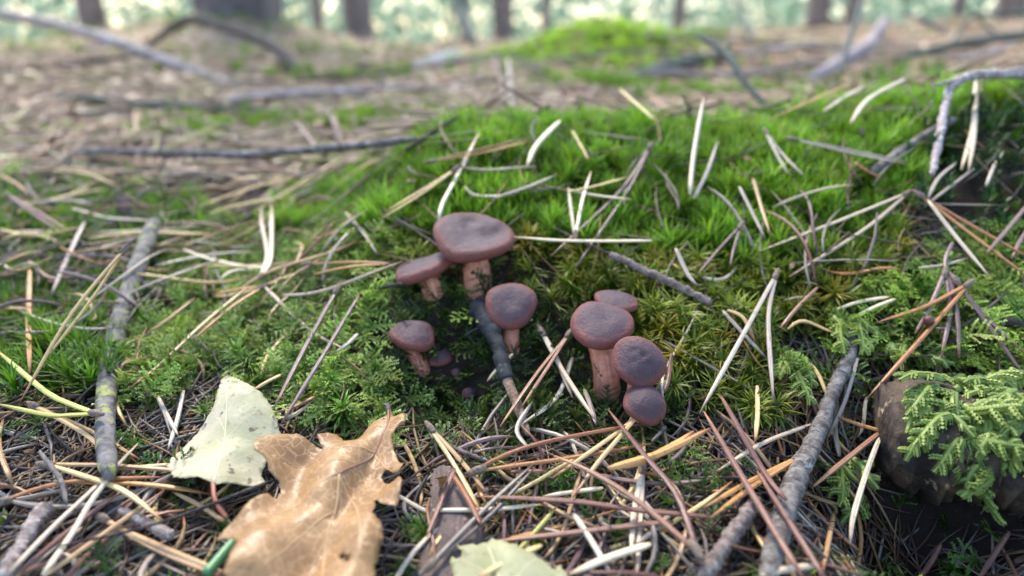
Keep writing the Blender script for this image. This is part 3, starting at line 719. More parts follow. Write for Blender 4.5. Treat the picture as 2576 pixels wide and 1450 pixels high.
def litter(n, xs, ys, seed, front):
    r = np.random.default_rng(seed); x = r.uniform(*(xs or (-1, 1)), n); y = r.uniform(*ys, n)
    if not front:
        y = np.exp(r.uniform(np.log(ys[0]), np.log(ys[1]), n)); x = y*r.uniform(-1.05, 1.05, n)
    if front:
        z0 = surf(x, y); u, v = proj(x, y, z0)
        green = inpoly(u, v, FEATP)|inpoly(u, v, LUSH)|inpoly(u, v, OLIVE)|inpoly(u, v, HOLL)|inpoly(u, v, FEATR)|inpoly(u, v, HAIRP)|inpoly(u, v, BARE)|inpoly(u, v, PIT)
        dk = inpoly(u, v, DARKL); k = (~green | (r.random(n) < .030)*(~inpoly(u, v, HOLL))*(~inpoly(u, v, PIT))) & (~dk | (r.random(n) < .12)); ong = (green | dk)[k]; x, y = x[k], y[k]
    n = len(x); e = .008; rz = r.uniform(0, 6.28, n); cx, sy = np.cos(rz), np.sin(rz)
    sl_ = np.arctan2(surf(x+cx*e, y+sy*e)-surf(x-cx*e, y-sy*e), 2*e)
    z = np.where(ong, surf(x, y)+r.uniform(.0, .006, n), surf(x, y)-thick(x, y)*r.uniform(0, .95, n)) if front else surf(x, y)+r.uniform(-.002, .004, n)
    ROT = np.stack([r.normal(0, .1, n), -sl_+r.normal(0, .10, n), rz], 1)
    return np.stack([x, y, z], 1), ROT, r
P, ROT, r = litter(38000, (-.30, .34), (.06, .40), 21, True); n = len(P)
P2, ROT2, r2 = litter(1600, (-.40, .40), (.34, .55), 24, True); P = np.vstack([P, P2]); ROT = np.vstack([ROT, ROT2]); n = len(P)
idx = np.where(r.random(n) < .96, r.integers(0, 4, n), 4+r.integers(0, 3, n))
scatter('needle_litter', P, ROT, np.where(idx > 3, r.uniform(.2, .45, n), r.uniform(.35, .95, n)), idx, PAL[r.integers(0, 7, n)]*r.uniform(.6, 1.15, (n, 1)), LN, 'thick brown carpet of fallen pine needles between the leaves and twigs', 'litter')
P, ROT, r = litter(26000, None, (.40, 9.), 22, False); n = len(P); d = P[:, 1]
idx = np.where(r.random(n) < .82, r.integers(0, 4, n), 4+r.integers(0, 3, n))
pal2 = np.array([(.62, .50, .42), (.50, .40, .35), (.36, .26, .22), (.55, .38, .28), (.62, .53, .45), (.44, .45, .22), (.30, .23, .20)])*np.array([1.42, 1.28, 1.05])
scatter('woodland_litter', P, ROT, r.uniform(.8, 1.7, n)*np.where(idx > 3, 1., 1.3)*(.8+.8*np.sqrt(d)), idx, pal2[r.integers(0, 7, n)]*r.uniform(.6, 1.2, (n, 1)), LN, 'pale brown leaf and needle litter on the woodland floor behind the moss', 'litter')
# moss cushions further back
A = [[], [], [], [], []]; r = np.random.default_rng(31)
for (cx, cyy, rx, ry, n, tb, sc) in [(.13, 1.22, .15, .13, 800, (2.0, 1.7, 1.2), 1.5), (.30, 1.5, .10, .1, 300, (1.1, 1.1, .9), 1.6), (-.24, .56, .09, .05, 150, (1.2, 1.1, .5), 1.0), (-.12, .60, .08, .04, 160, (1.35, 1.2, .5), 1.0), (-1.0, 2.3, .35, .3, 150, (.8, .8, .5), 2.), (-.35, 1.4, .2, .2, 130, (1.0, .9, .7), 1.4),
                                      (-.2, 1.0, .25, .08, 120, (1.1, 1., .7), 1.4), (.22, .72, .07, .05, 150, (.9, 1., .6), 1.2), (.30, .52, .05, .03, 350, (.8, 1., .5), 1.1), (-.9, 1.5, .3, .2, 120, (1., .9, .6), 2.), (.55, 1.0, .15, .12, 120, (.7, .9, .6), 1.6), (.1, .85, .06, .06, 250, (1., 1., .6), 1.4)]:
    x = r.normal(cx, rx*.6, n); y = r.normal(cyy, ry*.6, n); k = (y > .45)
    x, y = x[k], y[k]; n = len(x)
    A[0].append(np.stack([x, y, surf(x, y)-.002], 1)); A[1].append(np.stack([r.normal(0, .3, n), r.normal(0, .3, n), r.uniform(0, 6.28, n)], 1)); A[2].append(sc*r.uniform(.8, 1.4, n)); A[3].append(r.integers(0, 8, n)); A[4].append(tints(r, n, tb, .3))
scatter('moss_cushions', *[np.concatenate(a) for a in A], TUFT+STAR, 'bright yellow-green moss mounds out on the woodland floor', 'moss')

# ------------------------------------------------------------------ twigs
def twig_curve(pts, n, lift=.0015, sink=0.):
    P = []
    if len(pts[0]) == 3: P = [at(*p) for p in pts]
    else:
        ds = [depth(hit(u, v, lift)) for (u, v) in (pts[0], pts[-1])]
        L = np.concatenate([[0], np.cumsum([math.dist(pts[i], pts[i+1]) for i in range(len(pts)-1)])]); L /= L[-1]
        own = [depth(hit(u, v, lift)) for (u, v) in pts]
        P = [at(u, v, .5*(ds[0]+(ds[1]-ds[0])*t)+.5*min(o, (ds[0]+(ds[1]-ds[0])*t)*1.15)) for (u, v), t, o in zip(pts, L, own)]
    return spline(P, n)
def knobbly(n, sides, amp, seed, ring=0., freq=1.):
    r = np.random.default_rng(seed); i = np.arange(n)
    m = 1+amp*r.standard_normal((n, sides))*.6+amp*np.sin(i*freq+r.random()*6)[:, None]*.4
    if ring:
        k = np.cumsum(r.uniform(.6, 1.5, n)); m += ring*r.uniform(.3, 1.3, (n, 1))*(((k[:, None]+np.arange(sides)[None]*(4./sides)+r.uniform(-.5, .5, (n, sides))) % 4) < 1.4)
    for q in r.integers(2, max(3, n-2), max(1, n//22)): m += .14*np.exp(-((i-q)/1.6)**2)[:, None]*np.exp(-((np.arange(sides)-r.integers(0, sides))/2.)**2)[None]
    m *= (1-.35*np.exp(-i/1.2)-.45*np.exp(-(n-1-i)/1.2))[:, None]
    lumps = np.convolve(r.standard_normal(n+8), np.ones(9)/9, 'valid')[:n]; m += lumps[:, None]*amp*1.5
    return np.clip(m, .3, 1.9)
def twig(name, pts, wpx, mat, label, n=40, sides=10, amp=.10, ring=0., lift=.0015, seed=0, parts=(), cat='twig', tipend=None):
    C = twig_curve(pts, n, lift); d = np.array([depth(p) for p in C])
    wl = np.interp(np.linspace(0, 1, n), np.linspace(0, 1, len(wpx)), wpx); R = wl/2/F*d; C = C+np.random.default_rng(seed+50).standard_normal(C.shape).cumsum(0)*np.mean(R)*.035*np.sin(np.linspace(0, math.pi, n))[:, None]
    root = thing(name, C[0], label, cat); k = n
    if tipend: k = int(n*(1-tipend[0]))
    mb = MB(); mb.add(*tube(C[:k+1], R[:k+1], sides, 1., knobbly(n, sides, amp, seed, ring)[:k+1])); mb.build('bark', mat, root)
    if tipend: mb = MB(); mb.add(*tube(C[k-1:], R[k-1:]*.86, sides, .9, knobbly(n, sides, .08, seed+1)[k-1:])); mb.build('bare_wood_end', tipend[1], root)
    r = random.Random(seed)
    for (t, du, dv, wp, pn) in parts:
        i = int(t*(n-1)); dd = d[i]; b = C[i]; side = np.array([du/F*dd, 0, 0])-UP*(dv/F*dd)+FW*r.uniform(-.2, .2)*abs(du)/F*dd
        Q = spline([b, b+side*.5+np.array([0, 0, .0004]), b+side], 9); mb = MB(); mb.add(*tube(Q, np.linspace(1., .7, 9)*wp/2/F*dd, 8, 1., knobbly(9, 8, .12, seed+3))); mb.build(pn, mat, root)
    return root
twig('lichen_twig', [(388, 560), (345, 680), (305, 800), (275, 950), (268, 1100), (275, 1200)], [40, 44, 46, 50, 50, 48], M['bark_lichen'], 'straight grey twig blotched with yellow lichen lying across feathery moss', 60, 12, .05, 0, .009, 1, [(.60, 30, 40, 16, 'side_stub')])
twig('wet_stick', [(1200, 765, .237), (1243, 850, .224), (1276, 955, .212), (1328, 1096, .196)], [60, 50, 36, 34, 30, 24], M['bark_wet'], 'wet blackish half-stripped stick with bare tan end between the mushrooms', 60, 14, .14, 0, .001, 2, [(.22, -60, 30, 12, 'side_root')], tipend=(.36, M['wood_bare']))
twig('dark_scaly_twig', [(1535, 640), (1640, 690), (1790, 765)], [17, 20, 22], M['bark_scaly'], 'short dark scaly twig lying on olive moss behind the stacked mushrooms', 44, 10, .12, .22, .008, 3)
twig('ridged_branch', [(2138, 825), (2140, 890), (2090, 1010), (2050, 1130), (2000, 1240), (1962, 1350), (1930, 1465)], [28, 34, 36, 44, 56, 52, 50], M['bark_grey'], 'long grey ridged branch leaning from pale moss down into the litter', 90, 14, .07, .10, .004, 4, [(.20, 48, 44, 26, 'side_stub'), (.60, 26, -30, 14, 'side_stub')], 'branch')
twig('scaly_spur_twig', [(1905, 1255), (1840, 1350), (1765, 1460)], [30, 36, 38], M['bark_scaly'], 'pale scaly spur twig ringed like rope beside the long ridged branch', 60, 12, .08, .30, .004, 5)
twig('papery_twig', [(118, 1275), (75, 1335), (10, 1460)], [40, 36, 44], M['bark_pale'], 'papery pale twig with peeling knob end under straw-coloured needles', 40, 12, .16, .10, .004, 6, [(.05, 16, -14, 14, 'peeling_knob')])
twig('cup_ended_twig', [(300, 1282), (370, 1318), (432, 1350)], [18, 24, 34], M['bark_pale'], 'grey twig ending in a hollow cup beside the oak leaf tip', 30, 10, .08, .15, .004, 7)
twig('lichen_log', [(285, 1275), (345, 1370), (470, 1475)], [70, 78, 80], M['bark_lichen'], 'thick dark lichen-flecked branch piece buried under straw needles', 40, 14, .06, 0, -.004, 8, cat='branch')
twig('cracked_dark_twig', [(2430, 772), (2500, 800), (2600, 826)], [20, 26, 28], M['bark_dark'], 'dark cracked twig lying on the moss above the log', 36, 10, .10, .10, .003, 9)
twig('thin_dark_twig', [(142, 1376), (400, 1316), (694, 1207)], [7, 9, 11], M['bark_dark'], 'thin dark straight stem crossing the straw needles to the oak leaf', 24, 7, .06, 0, .009, 10)
twig('bent_twig', [(100, 1136), (151, 1205), (168, 1270)], [11, 13, 12], M['bark_grey'], 'short bent grey-brown twig standing in the needle litter', 20, 8, .07, 0, .007, 11)
twig('hairy_dark_twig', [(905, 738), (970, 722), (1045, 708)], [8, 9, 9], M['bark_dark'], 'thin bristly dark twig poking from moss beside the tilted mushroom', 26, 7, .15, .4, .004, 12)
twig('rope_spur', [(1108, 1110), (1170, 1142), (1232, 1163)], [9, 11, 10], M['bark_scaly'], 'thin rope-like scaly spur in the dark litter below the wet stick', 40, 8, .06, .45, .003, 13)
twig('stub_twig', [(1674, 1074), (1660, 1090), (1640, 1112)], [13, 9, 9], M['bark_scaly'], 'tiny stub twig with knob end beside the golden needle pair', 14, 8, .10, .1, .005, 14)
twig('grey_twig', [(2195, 432), (2300, 362), (2402, 300)], [24, 23, 20], M['bark_grey'], 'smooth pale grey twig lying diagonally on the moss crest', 34, 10, .06, 0, .003, 15)
twig('knobbly_spur_twig', [(2345, 440, .27), (2362, 350, .285), (2384, 245, .30), (2402, 208, .305), (2470, 186, .31), (2600, 190, .33)], [14, 18, 19, 20, 20, 22], bark_mat('white_spur_bark', (.62, .54, .50), (.30, .22, .20), (.70, .66, .64), .45, 500, 80), 'white knobbly spur twig bending over dark haircap moss', 80, 10, .08, .28, .002, 16)
twig('broad_white_strip', [(2350, 216, .30), (2460, 190, .31), (2600, 172, .33)], [10, 14, 16], M['bark_pale'], 'broad whitish strip of bark beside the knobbly spur twig', 20, 8, .05, 0, .002, 17)
twig('dark_stick', [(170, 380), (400, 385), (620, 388), (840, 372), (1045, 350)], [14, 17, 20, 22, 20], bark_mat('far_stick_bark', (.28, .24, .23), (.09, .075, .075), (.40, .37, .36), .4, 160, 30), 'long dark mottled stick lying flat behind the left moss', 60, 10, .08, .05, .010, 18, [(.28, -8, 26, 9, 'side_stub'), (.72, -14, 26, 10, 'side_stub')], 'stick')
twig('two_tone_stalk', [(1020, 378, .315), (1080, 342, .32), (1156, 293, .325)], [12, 11, 9], M['bark_dark'], 'thin two-tone brown stalk rising from the long dark stick', 20, 8, .05, 0, .002, 19)
twig('leaning_branch', [(1752, 86, .46), (1825, 135, .43), (1872, 205, .41), (1930, 268, .39)], [14, 19, 17, 16], M['bark_teal'], 'dark forked twig leaning up from behind the bright green moss crest', 30, 9, .07, 0, 0, 20, [(.40, 22, -24, 12, 'side_fork')])
twig('upright_twig', [(2180, -30, .60), (2150, 60, .55), (2128, 130, .5), (2122, 185, .47)], [18, 14, 12, 10], M['bark_teal'], 'dark upright twig standing in front of the pinkish fallen branch', 26, 8, .06, 0, 0, 21)
twig('pinkish_branch', [(2030, 205, .85), (2120, 155, .92), (2190, 110, .98), (2230, 45, 1.05)], [26, 36, 34, 24], M['bark_pink'], 'blurred pinkish-grey fallen branch behind the upright twig', 26, 10, .06, 0, 0, 22, cat='branch')
twig('mossy_branch', [(1500, 232, .80), (1620, 182, .95), (1810, 138, 1.1)], [18, 28, 34], M['bark_teal'], 'dark greenish fallen branch lying beside the far moss mound', 24, 10, .06, 0, 0, 23, cat='branch')
twig('blue_grey_log', [(930, 232, .95), (1040, 185, 1.05), (1155, 142, 1.2)], [44, 48, 44], M['bark_blue'], 'blue-grey weathered piece of wood lying in the far litter', 24, 12, .06, 0, 0, 24, cat='log')
twig('long_fallen_branch', [(-60, 22, 1.1), (200, 78, 1.02), (430, 158, .92), (600, 222, .82), (740, 285, .74)], [26, 26, 28, 24, 16], M['bark_far'], 'long pale grey fallen branch sloping down across the far litter', 40, 10, .06, 0, 0, 25, [(.45, -120, 18, 10, 'side_branch')], 'branch')
twig('second_fallen_branch', [(300, 160, 1.0), (480, 220, .88), (640, 275, .8)], [14, 16, 12], M['bark_far'], 'thin dull fallen branch lying just under the long sloping one', 30, 8, .06, 0, 0, 27, cat='branch')
twig('arched_branch', [(370, 118, 1.35), (470, 52, 1.25), (560, 68, 1.15), (700, 128, 1.02), (790, 245, .90)], [16, 22, 24, 26, 24], M['bark_dark'], 'arched dark grey branch bowing up above the far litter', 40, 10, .06, 0, 0, 26, cat='branch')
twig('flat_grey_branch', [(-40, 348, .72), (160, 316, .76), (340, 285, .8)], [24, 22, 14], M['bark_far'], 'flat blurred grey branch low on the left litter', 24, 9, .06, 0, 0, 28, cat='branch')
twig('tangled_branch', [(2250, 150, 1.0), (2400, 115, 1.05), (2640, 80, 1.1)], [16, 22, 26], M['bark_teal'], 'dark tangled branch lying behind the right moss crest', 24, 9, .08, 0, 0, 29, [(.4, 60, -90, 10, 'side_branch'), (.7, -80, -70, 10, 'side_branch')], 'branch')
twig('thin_leaning_stem', [(1850, -20, 1.1), (1870, 50, 1.0), (1900, 110, .9)], [12, 12, 10], M['bark_teal'], 'thin leaning grey-green stem beyond the dark forked twig', 16, 8, .05, 0, 0, 30, cat='stem')
twig('dark_snag', [(1152, -40, 1.9), (1158, 40, 1.85), (1195, 118, 1.75)], [44, 34, 26], M['bark_teal'], 'dark snag standing on the rise beyond the blue-grey wood', 16, 9, .08, 0, 0, 31, cat='snag')
RB = random.Random(12)
for (u, v, d, lab, m) in [(1960, 120, .85, 'thin grey branch slanting beside the pinkish fallen branch', 'bark_far'), (2330, 60, 1.2, 'pale branch sticking up past the tangled branch', 'bark_pink'), (2480, 130, .8, 'greyish twig lying low behind the white spur twig', 'bark_far'), (2560, 30, 1.3, 'dull branch high on the litter past the tangled one', 'bark_teal'), (1700, 190, .75, 'thin pale twig lying before the mossy branch', 'bark_pink'),
                           (1420, 200, .9, 'bleached twig at the foot of the far moss mound', 'bark_pink'), (2080, 60, 1.3, 'crooked dark branch behind the pinkish one', 'bark_dark'), (150, 230, .9, 'short bleached twig beneath the long fallen branch', 'bark_pink'), (880, 180, 1.0, 'thin dark twig beside the blue-grey wood', 'bark_dark'), (420, 330, .62, 'pale thin twig in the litter near the dark stick', 'bark_pink'), (60, 180, 1.0, 'dark twig lying under the start of the long branch', 'bark_dark')]:
    L, a = RB.uniform(60, 150), RB.uniform(-.7, .7)
    twig('fallen_twig', [(u-L*math.cos(a), v+L*math.sin(a)*.6, d*.96), (u, v+RB.uniform(-12, 12), d), (u+L*math.cos(a), v-L*math.sin(a)*.6, d*1.04)], [10, 14, 11], M[m], lab, 20, 8, .07, 0, 0, int(u))
for k in range(26):
    u, v = RB.uniform(-20, 2560), RB.uniform(110, 330)
    if u > 1150 and v > 230: v -= 120
    p0 = hit(u, v, .006); L, a = RB.uniform(.05, .14)*(.5+p0[1]), RB.gauss(0, .5); dv_ = np.array([math.cos(a), math.sin(a), RB.uniform(-.05, .16)])*L
    P = [p0-dv_, p0+np.array([0, 0, L*RB.uniform(-.02, .12)]), p0+dv_]
    for q in P: q[2] = max(q[2], float(surf(q[0], q[1]))+.003)
    rad = RB.uniform(.0016, .0036)*(.6+.5*p0[1]); C_ = spline(P, 14); mb = MB(); mb.add(*tube(C_, np.linspace(rad, rad*.5, 14), 7, 1., knobbly(14, 7, .08, k)))
    mk = RB.choice(['bark_far', 'bark_dark', 'bark_teal', 'bark_pink', 'bark_grey']); cw = {'bark_far': 'pale grey', 'bark_dark': 'dark brown', 'bark_teal': 'greenish dark', 'bark_pink': 'pinkish', 'bark_grey': 'mottled grey'}[mk]
    lm = 'beyond the moss crest' if u > 1150 else 'around the long fallen branch' if v < 200 else 'behind the long dark stick'
    tag(mb.build('thin_fallen_twig', M[mk]), f'thin {cw} twig strewn on far litter {lm}', 'twig', f'thin {cw} twigs {lm}')
for (pts, lab) in [([(745, 305, .40), (775, 345, .385), (805, 388, .37)], 'upright reddish needle stalk crossing the long dark stick'), ([(825, 282, .40), (842, 320, .39), (851, 362, .38)], 'second upright reddish needle stalk, bent, by the dark stick'),
                   ([(1242, 145, .62), (1262, 215, .55), (1278, 285, .46)], 'thin reddish stalk standing behind the moss crest'), ([(1278, 150, .66), (1284, 220, .58), (1292, 290, .48)], 'thin pale stalk standing behind the moss crest')]:
    twig('needle_stalk', pts, [9, 10, 9], M['n_r'] if 'reddish' in lab else M['n_g'], lab, 12, 6, .03, 0, 0, 33, cat='stalk')

# ------------------------------------------------------------------ mushrooms
def mushroom(cu, cv, wpx, bu, bv, tilt, roll, prof, label, stemw, dcap=None, seed=0, baseD=None, squash=1., foot=1.15, bend=0., name='mushroom', dips=()):
    base = hit(bu, bv, -.002, soil) if baseD is None else at(bu, bv, baseD)
    d = (depth(base)-.002) if dcap is None else dcap
    c = at(cu, cv, d); R = wpx/2/F*d; T, dip, rimd = prof
    root = thing(name, base, label, 'mushroom'); r = random.Random(seed)
    A = Matrix.Rotation(math.radians(roll), 3, 'Y') @ Matrix.Rotation(math.radians(tilt), 3, 'X'); A = np.array(A)
    ph = [r.uniform(0, 6.28) for _ in range(5)]
    nth, top = 64, [(q, 'top') for q in np.linspace(0, 1, 26)]
    e = rimd*.52; ri = 1-e                       # rim roll radius, and where the roll starts
    def prf(rho): return T*(1-(rho/ri)**2)-dip*math.exp(-(rho/.40)**2)
    a0 = math.atan(2*T/ri)*.8; cx_, cz_ = ri-e*math.sin(a0)*.9, prf(ri-e*math.sin(a0)*.0)-e*math.cos(a0)
    rows = []
    for q in np.linspace(0, 1, 24): rho = q**.85*(cx_+e*math.sin(a0)-.004); rows.append((rho, prf(rho), q*.80))
    for a in np.linspace(.06, 1, 13):      # rolled rim, tangent to the upper skin
        th = a0+(math.radians(172)-a0)*a; rows.append((cx_+e*math.sin(th), rows[23][1]-e*math.cos(a0)+e*math.cos(th), .80+.20*a))
    for q in np.linspace(.15, 1, 5): rows.append((rows[36][0]*(1-q)+.36*q, rows[36][1]+.02*q, 1.))
    rmax = max(q[0] for q in rows); rows = [(a/rmax, b, c_) for a, b, c_ in rows]
    V = []; 
    for (rho, z, uvv) in rows:
        for j in range(nth):
            th = 2*math.pi*j/nth
            wob = 1+.045*math.cos(2*th+ph[0])+.03*math.cos(3*th+ph[1])+.015*math.cos(5*th+ph[2])
            zz = z+rho*rho*(.065*math.cos(2*th+ph[3])+.04*math.cos(3*th+ph[4]))
            x_, y_ = rho*wob*math.cos(th), rho*wob*math.sin(th)*squash
            for (dx, dy, dr, dd) in dips:
                if uvv < .85: zz -= dd*math.exp(-((x_-dx)**2+(y_-dy)**2)/dr**2)
            if uvv < .99: zz += .030*float(vnoise(x_*2.6+seed, y_*2.6, 1., seed))*(1 if rho < .9 else .6)+.012*float(vnoise(x_*7, y_*7+seed, 1., seed+2))
            V.append((x_, y_, zz))
    V = np.array(V)*R; V = V@A.T+c
    Fc = []; U = []
    for i in range(len(rows)-1):
        for j in range(nth):
            k = (j+1) % nth; Fc.append((i*nth+j, i*nth+k, (i+1)*nth+k, (i+1)*nth+j)[::-1]); a, b = rows[i][2], rows[i+1][2]
            U.append(((j/nth, b), ((j+1)/nth, b), ((j+1)/nth, a), (j/nth, a)))
    mb = MB(); mb.add(V, Fc, U); cap = mb.build('cap', M['cap'], root)
    # gills: fine radial plates under the cap
    zz = rows[36][1]; G = []; gf = []; gu = []
    for k in range(72):
        th = 2*math.pi*k/72; cs, sn = math.cos(th), math.sin(th); w_ = .006
        for s in (-1, 1): G += [(.80*cs-s*w_*sn, (.80*sn+s*w_*cs)*squash, zz+.02), (.34*cs-s*w_*sn, (.34*sn+s*w_*cs)*squash, zz+.02), (.36*cs, .36*sn*squash, zz-.13), (.76*cs, .76*sn*squash, zz-.01)]
        b = k*8; gf += [(b, b+1, b+2, b+3), (b+7, b+6, b+5, b+4)]; gu += [((0, 0),)*4]*2
    mb = MB(); mb.add(np.array(G)*R@A.T+c, gf, gu); mb.build('gills', M['gill'], cap)
    j = A@np.array([0, 0, zz*R])+c                      # where the stem meets the cap
    ax = A@np.array([0, 0, 1.]); Lx = np.linalg.norm(j-base)
    P = spline([base-np.array([0, 0, .004]), base*.62+j*.38+np.array([bend*R, 0, 0]), j-ax*Lx*.18, j+ax*R*.14], 26)
    t = np.linspace(0, 1, 26); sr = stemw/2/F*d*(1+(foot-1)*np.exp(-t*4.5)+.10*np.exp(-((1-t)*5)**2))
    mod = 1+.02*np.random.default_rng(seed).standard_normal((1, 22))*np.ones((26, 1))+.015*np.random.default_rng(seed+9).standard_normal((26, 22))
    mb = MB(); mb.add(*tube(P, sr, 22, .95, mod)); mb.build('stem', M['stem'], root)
    return root
mushroom(1192, 583, 202, 1207, 754, 16, 3, (.03, .09, .30), 'tallest mushroom with wide dimpled purple-brown cap and long pink stem', 70, None, 1, foot=1.35, squash=1.04, dips=[(-.1, .55, .22, .07), (.45, -.05, .25, .10), (.55, .45, .2, -.06)])
mushroom(1064, 660, 156, 1090, 752, -2, -19, (.10, .05, .36), 'tilted mushroom with one raised cap edge leaning beside the tallest one', 62, None, 2, foot=1.2, bend=.1)
mushroom(1039, 834, 117, 1066, 945, 10, 9, (.28, .05, .50), 'low mushroom with rounded brown cap in the dark hollow under the tilted one', 48, None, 3, foot=1.1)
mushroom(1098, 884, 84, 1106, 950, 14, 14, (.30, .03, .5), 'dark mushroom tucked in shade behind the low rounded one', 36, .2345, 4, baseD=.2355)
mushroom(1286, 760, 134, 1287, 900, 36, 6, (.18, .11, .46), 'mushroom with round cap turned outward growing beside the wet stick', 46, None, 5, foot=1.2, dips=[(-.1, .3, .3, .05)])
mushroom(1517, 806, 160, 1531, 1000, 20, 2, (.20, .08, .44), 'broad mushroom with smooth oval cap and thick stem above the stacked pair', 64, None, 6, foot=1.3)
mushroom(1550, 750, 112, 1552, 790, 4, 4, (.20, .03, .36), 'low flat cap peeping out behind the broad oval mushroom', 40, .229, 7, baseD=.231)
mushroom(1610, 906, 136, 1598, 985, 44, 4, (.30, .05, .50), 'round mushroom cap with wrinkled dents pressed against the broad oval one', 44, .202, 8, baseD=.213, dips=[(.1, .1, .12, .06), (-.25, .3, .15, .05), (.3, -.2, .12, .05), (-.3, -.2, .2, .03)])
mushroom(1624, 1010, 113, 1628, 1050, 26, 4, (.40, .02, .52), 'dark smooth mushroom cap at the bottom under the wrinkled one', 36, .197, 9, baseD=.207)
mushroom(1180, 987, 36, 1176, 1028, 12, 4, (.55, .0, .5), 'tiny red button mushroom in the dark beneath the wet stick', 18, None, 10)
mushroom(1148, 935, 28, 1150, 960, 12, 4, (.5, .0, .5), 'tiny dark button mushroom hidden in the hollow above the red one', 15, None, 11)

# ------------------------------------------------------------------ leaves
def leaf(name, outline, conv, plane_pts, lift, mat, label, disp, serr=0., veins=(), step=.0011, holes=(), thickn=.00022):
    tri = [hit(u, v, lf+lift) for (u, v, lf) in plane_pts]; o3 = np.mean(tri, 0)
    nrm = np.cross(tri[1]-tri[0], tri[2]-tri[0]); nrm /= np.linalg.norm(nrm); nrm = nrm*np.sign(nrm[2])
    ex = np.cross([0, 1, 0], nrm); ex /= np.linalg.norm(ex); ey = np.cross(nrm, ex)
    def to2(u, v): rr = ray(u, v); k = np.dot(o3-CAM, nrm)/np.dot(rr, nrm); q = CAM+rr*k-o3; return np.array([q@ex, q@ey])
    O = np.array([to2(*conv(x, y)) for x, y in outline]); n = len(O)
    D = []; 
    for i in range(n):                                 # resample the rim, with teeth
        a, b = O[i], O[(i+1) % n]; k = max(1, int(np.linalg.norm(b-a)/(.0009 if not serr else .0011))); e = (b-a)/(np.linalg.norm(b-a)+1e-12); nn = np.array([e[1], -e[0]])
        for j in range(k): D.append(a+(b-a)*j/k+(nn*serr*(1 if (j % 2) else -.2)*random.uniform(.4, 1.2) if serr else nn*random.uniform(-.00012, .00012)*(4 if thickn > .001 else 1)))
    D = np.array(D); lo, hi = D.min(0), D.max(0)
    area = np.sum(D[:, 0]*np.roll(D[:, 1], -1)-np.roll(D[:, 0], -1)*D[:, 1])
    if area < 0: D = D[::-1]
    gxx, gyy = np.meshgrid(np.arange(lo[0], hi[0], step), np.arange(lo[1], hi[1], step)); G = np.stack([gxx.ravel(), gyy.ravel()], 1)+RNG.uniform(-.25, .25, (gxx.size, 2))*step
    ins = inpoly(G[:, 0], G[:, 1], D.tolist()); G = G[ins]
    dist = np.min(np.linalg.norm(G[:, None]-D[None, ::2], axis=2), 1); G = G[dist > step*.45]
    m = len(D)
    vo, _, fo, *_ = delaunay_2d_cdt([Vector(p) for p in np.vstack([D, G])], [(i, (i+1) % m) for i in range(m)], [], 1, 1e-7)
    P2 = np.array([tuple(q) for q in vo]); Hs = [np.array([to2(*conv(x, y)) for x, y in h]).tolist() for h in holes]
    F2 = [f for f in fo if not any(inpoly(*[np.array([c]) for c in P2[list(f)].mean(0)], h)[0] for h in Hs)]
    half = (hi-lo)/2; mid = (hi+lo)/2
    def lift3(p2): q = np.atleast_2d(p2); s = (q-mid)/half; h = disp(s[:, 0], s[:, 1], q); return o3+np.outer(q[:, 0], ex)+np.outer(q[:, 1], ey)+np.outer(h, nrm)
    V = lift3(P2); uvs = (P2-lo)/(hi-lo)
    root = thing(name, o3, label, 'leaf'); mb = MB(); mb.add(V, [tuple(f) for f in F2], [tuple(tuple(uvs[i]) for i in f) for f in F2]); bl = mb.build('blade', mat, root)
    sol = bl.modifiers.new('thickness', 'SOLIDIFY'); sol.thickness = thickn; sol.offset = 0
    for (pn, pts, w0, w1, vm, onstalk) in veins:
        C2 = spline([to2(*conv(x, y)) for x, y in pts], 26); C3 = lift3(C2)+nrm*.00012
        mb = MB(); mb.add(*tube(C3, np.linspace(w0, w1, 26), 6, .55)); mb.build(pn, vm, root if onstalk else bl)
    return root
OAK = [(1545, 325), (1560, 385), (1600, 405), (1655, 415), (1640, 480), (1580, 525), (1552, 560), (1565, 620), (1590, 680), (1630, 770), (1600, 805), (1570, 790), (1540, 735), (1505, 725), (1483, 760), (1500, 810), (1545, 850), (1600, 845), (1622, 890), (1615, 960), (1590, 1040), (1530, 1030), (1475, 1000), (1455, 955), (1430, 960), (1448, 1000), (1440, 1050), (1425, 1090), (1450, 1130), (1483, 1150), (1497, 1240), (1470, 1310), (1465, 1370), (1440, 1420), (1445, 1490), (1400, 1560), (1300, 1600), (1240, 1700), (1100, 1780), (900, 1720), (700, 1660), (560, 1580), (440, 1500), (480, 1400), (510, 1330), (525, 1280), (490, 1210), (440, 1185), (370, 1180), (440, 1120), (520, 1060), (600, 980), (680, 925), (720, 905), (780, 910), (808, 860), (800, 810), (730, 790), (735, 760), (700, 730), (650, 720), (640, 680), (665, 640), (720, 600), (790, 560), (850, 545), (920, 530), (980, 550), (1040, 575), (1090, 595), (1065, 540), (1055, 510), (1120, 480), (1180, 475), (1215, 500), (1230, 550), (1290, 560), (1330, 510), (1380, 460), (1410, 405), (1470, 395), (1522, 385), (1520, 325)]
def oak_disp(a, b, q):
    s = a*.75-b*.65; tt = a*.6+b*.8
    h = .0019*np.cos(s*7.5+.6*np.sin(tt*4))+.0014*np.sin(tt*6+a*2)+.0045*np.clip(np.hypot(a, b)-.55, 0, 1)**1.5*np.sin(np.arctan2(b, a)*5+.6)
    h += .0030*a*a+.0006*vnoise(q[:, 0], q[:, 1], 260, 3)*2
    return h-.0030*np.exp(-((a-.35-.35*b)/.10)**2)*(b > -.2)*.5
c3 = lambda x, y: (402.5+.3752*x, 905.6+.3752*y)
OV, OR_ = M['oak_vein'], M['oak_rib']
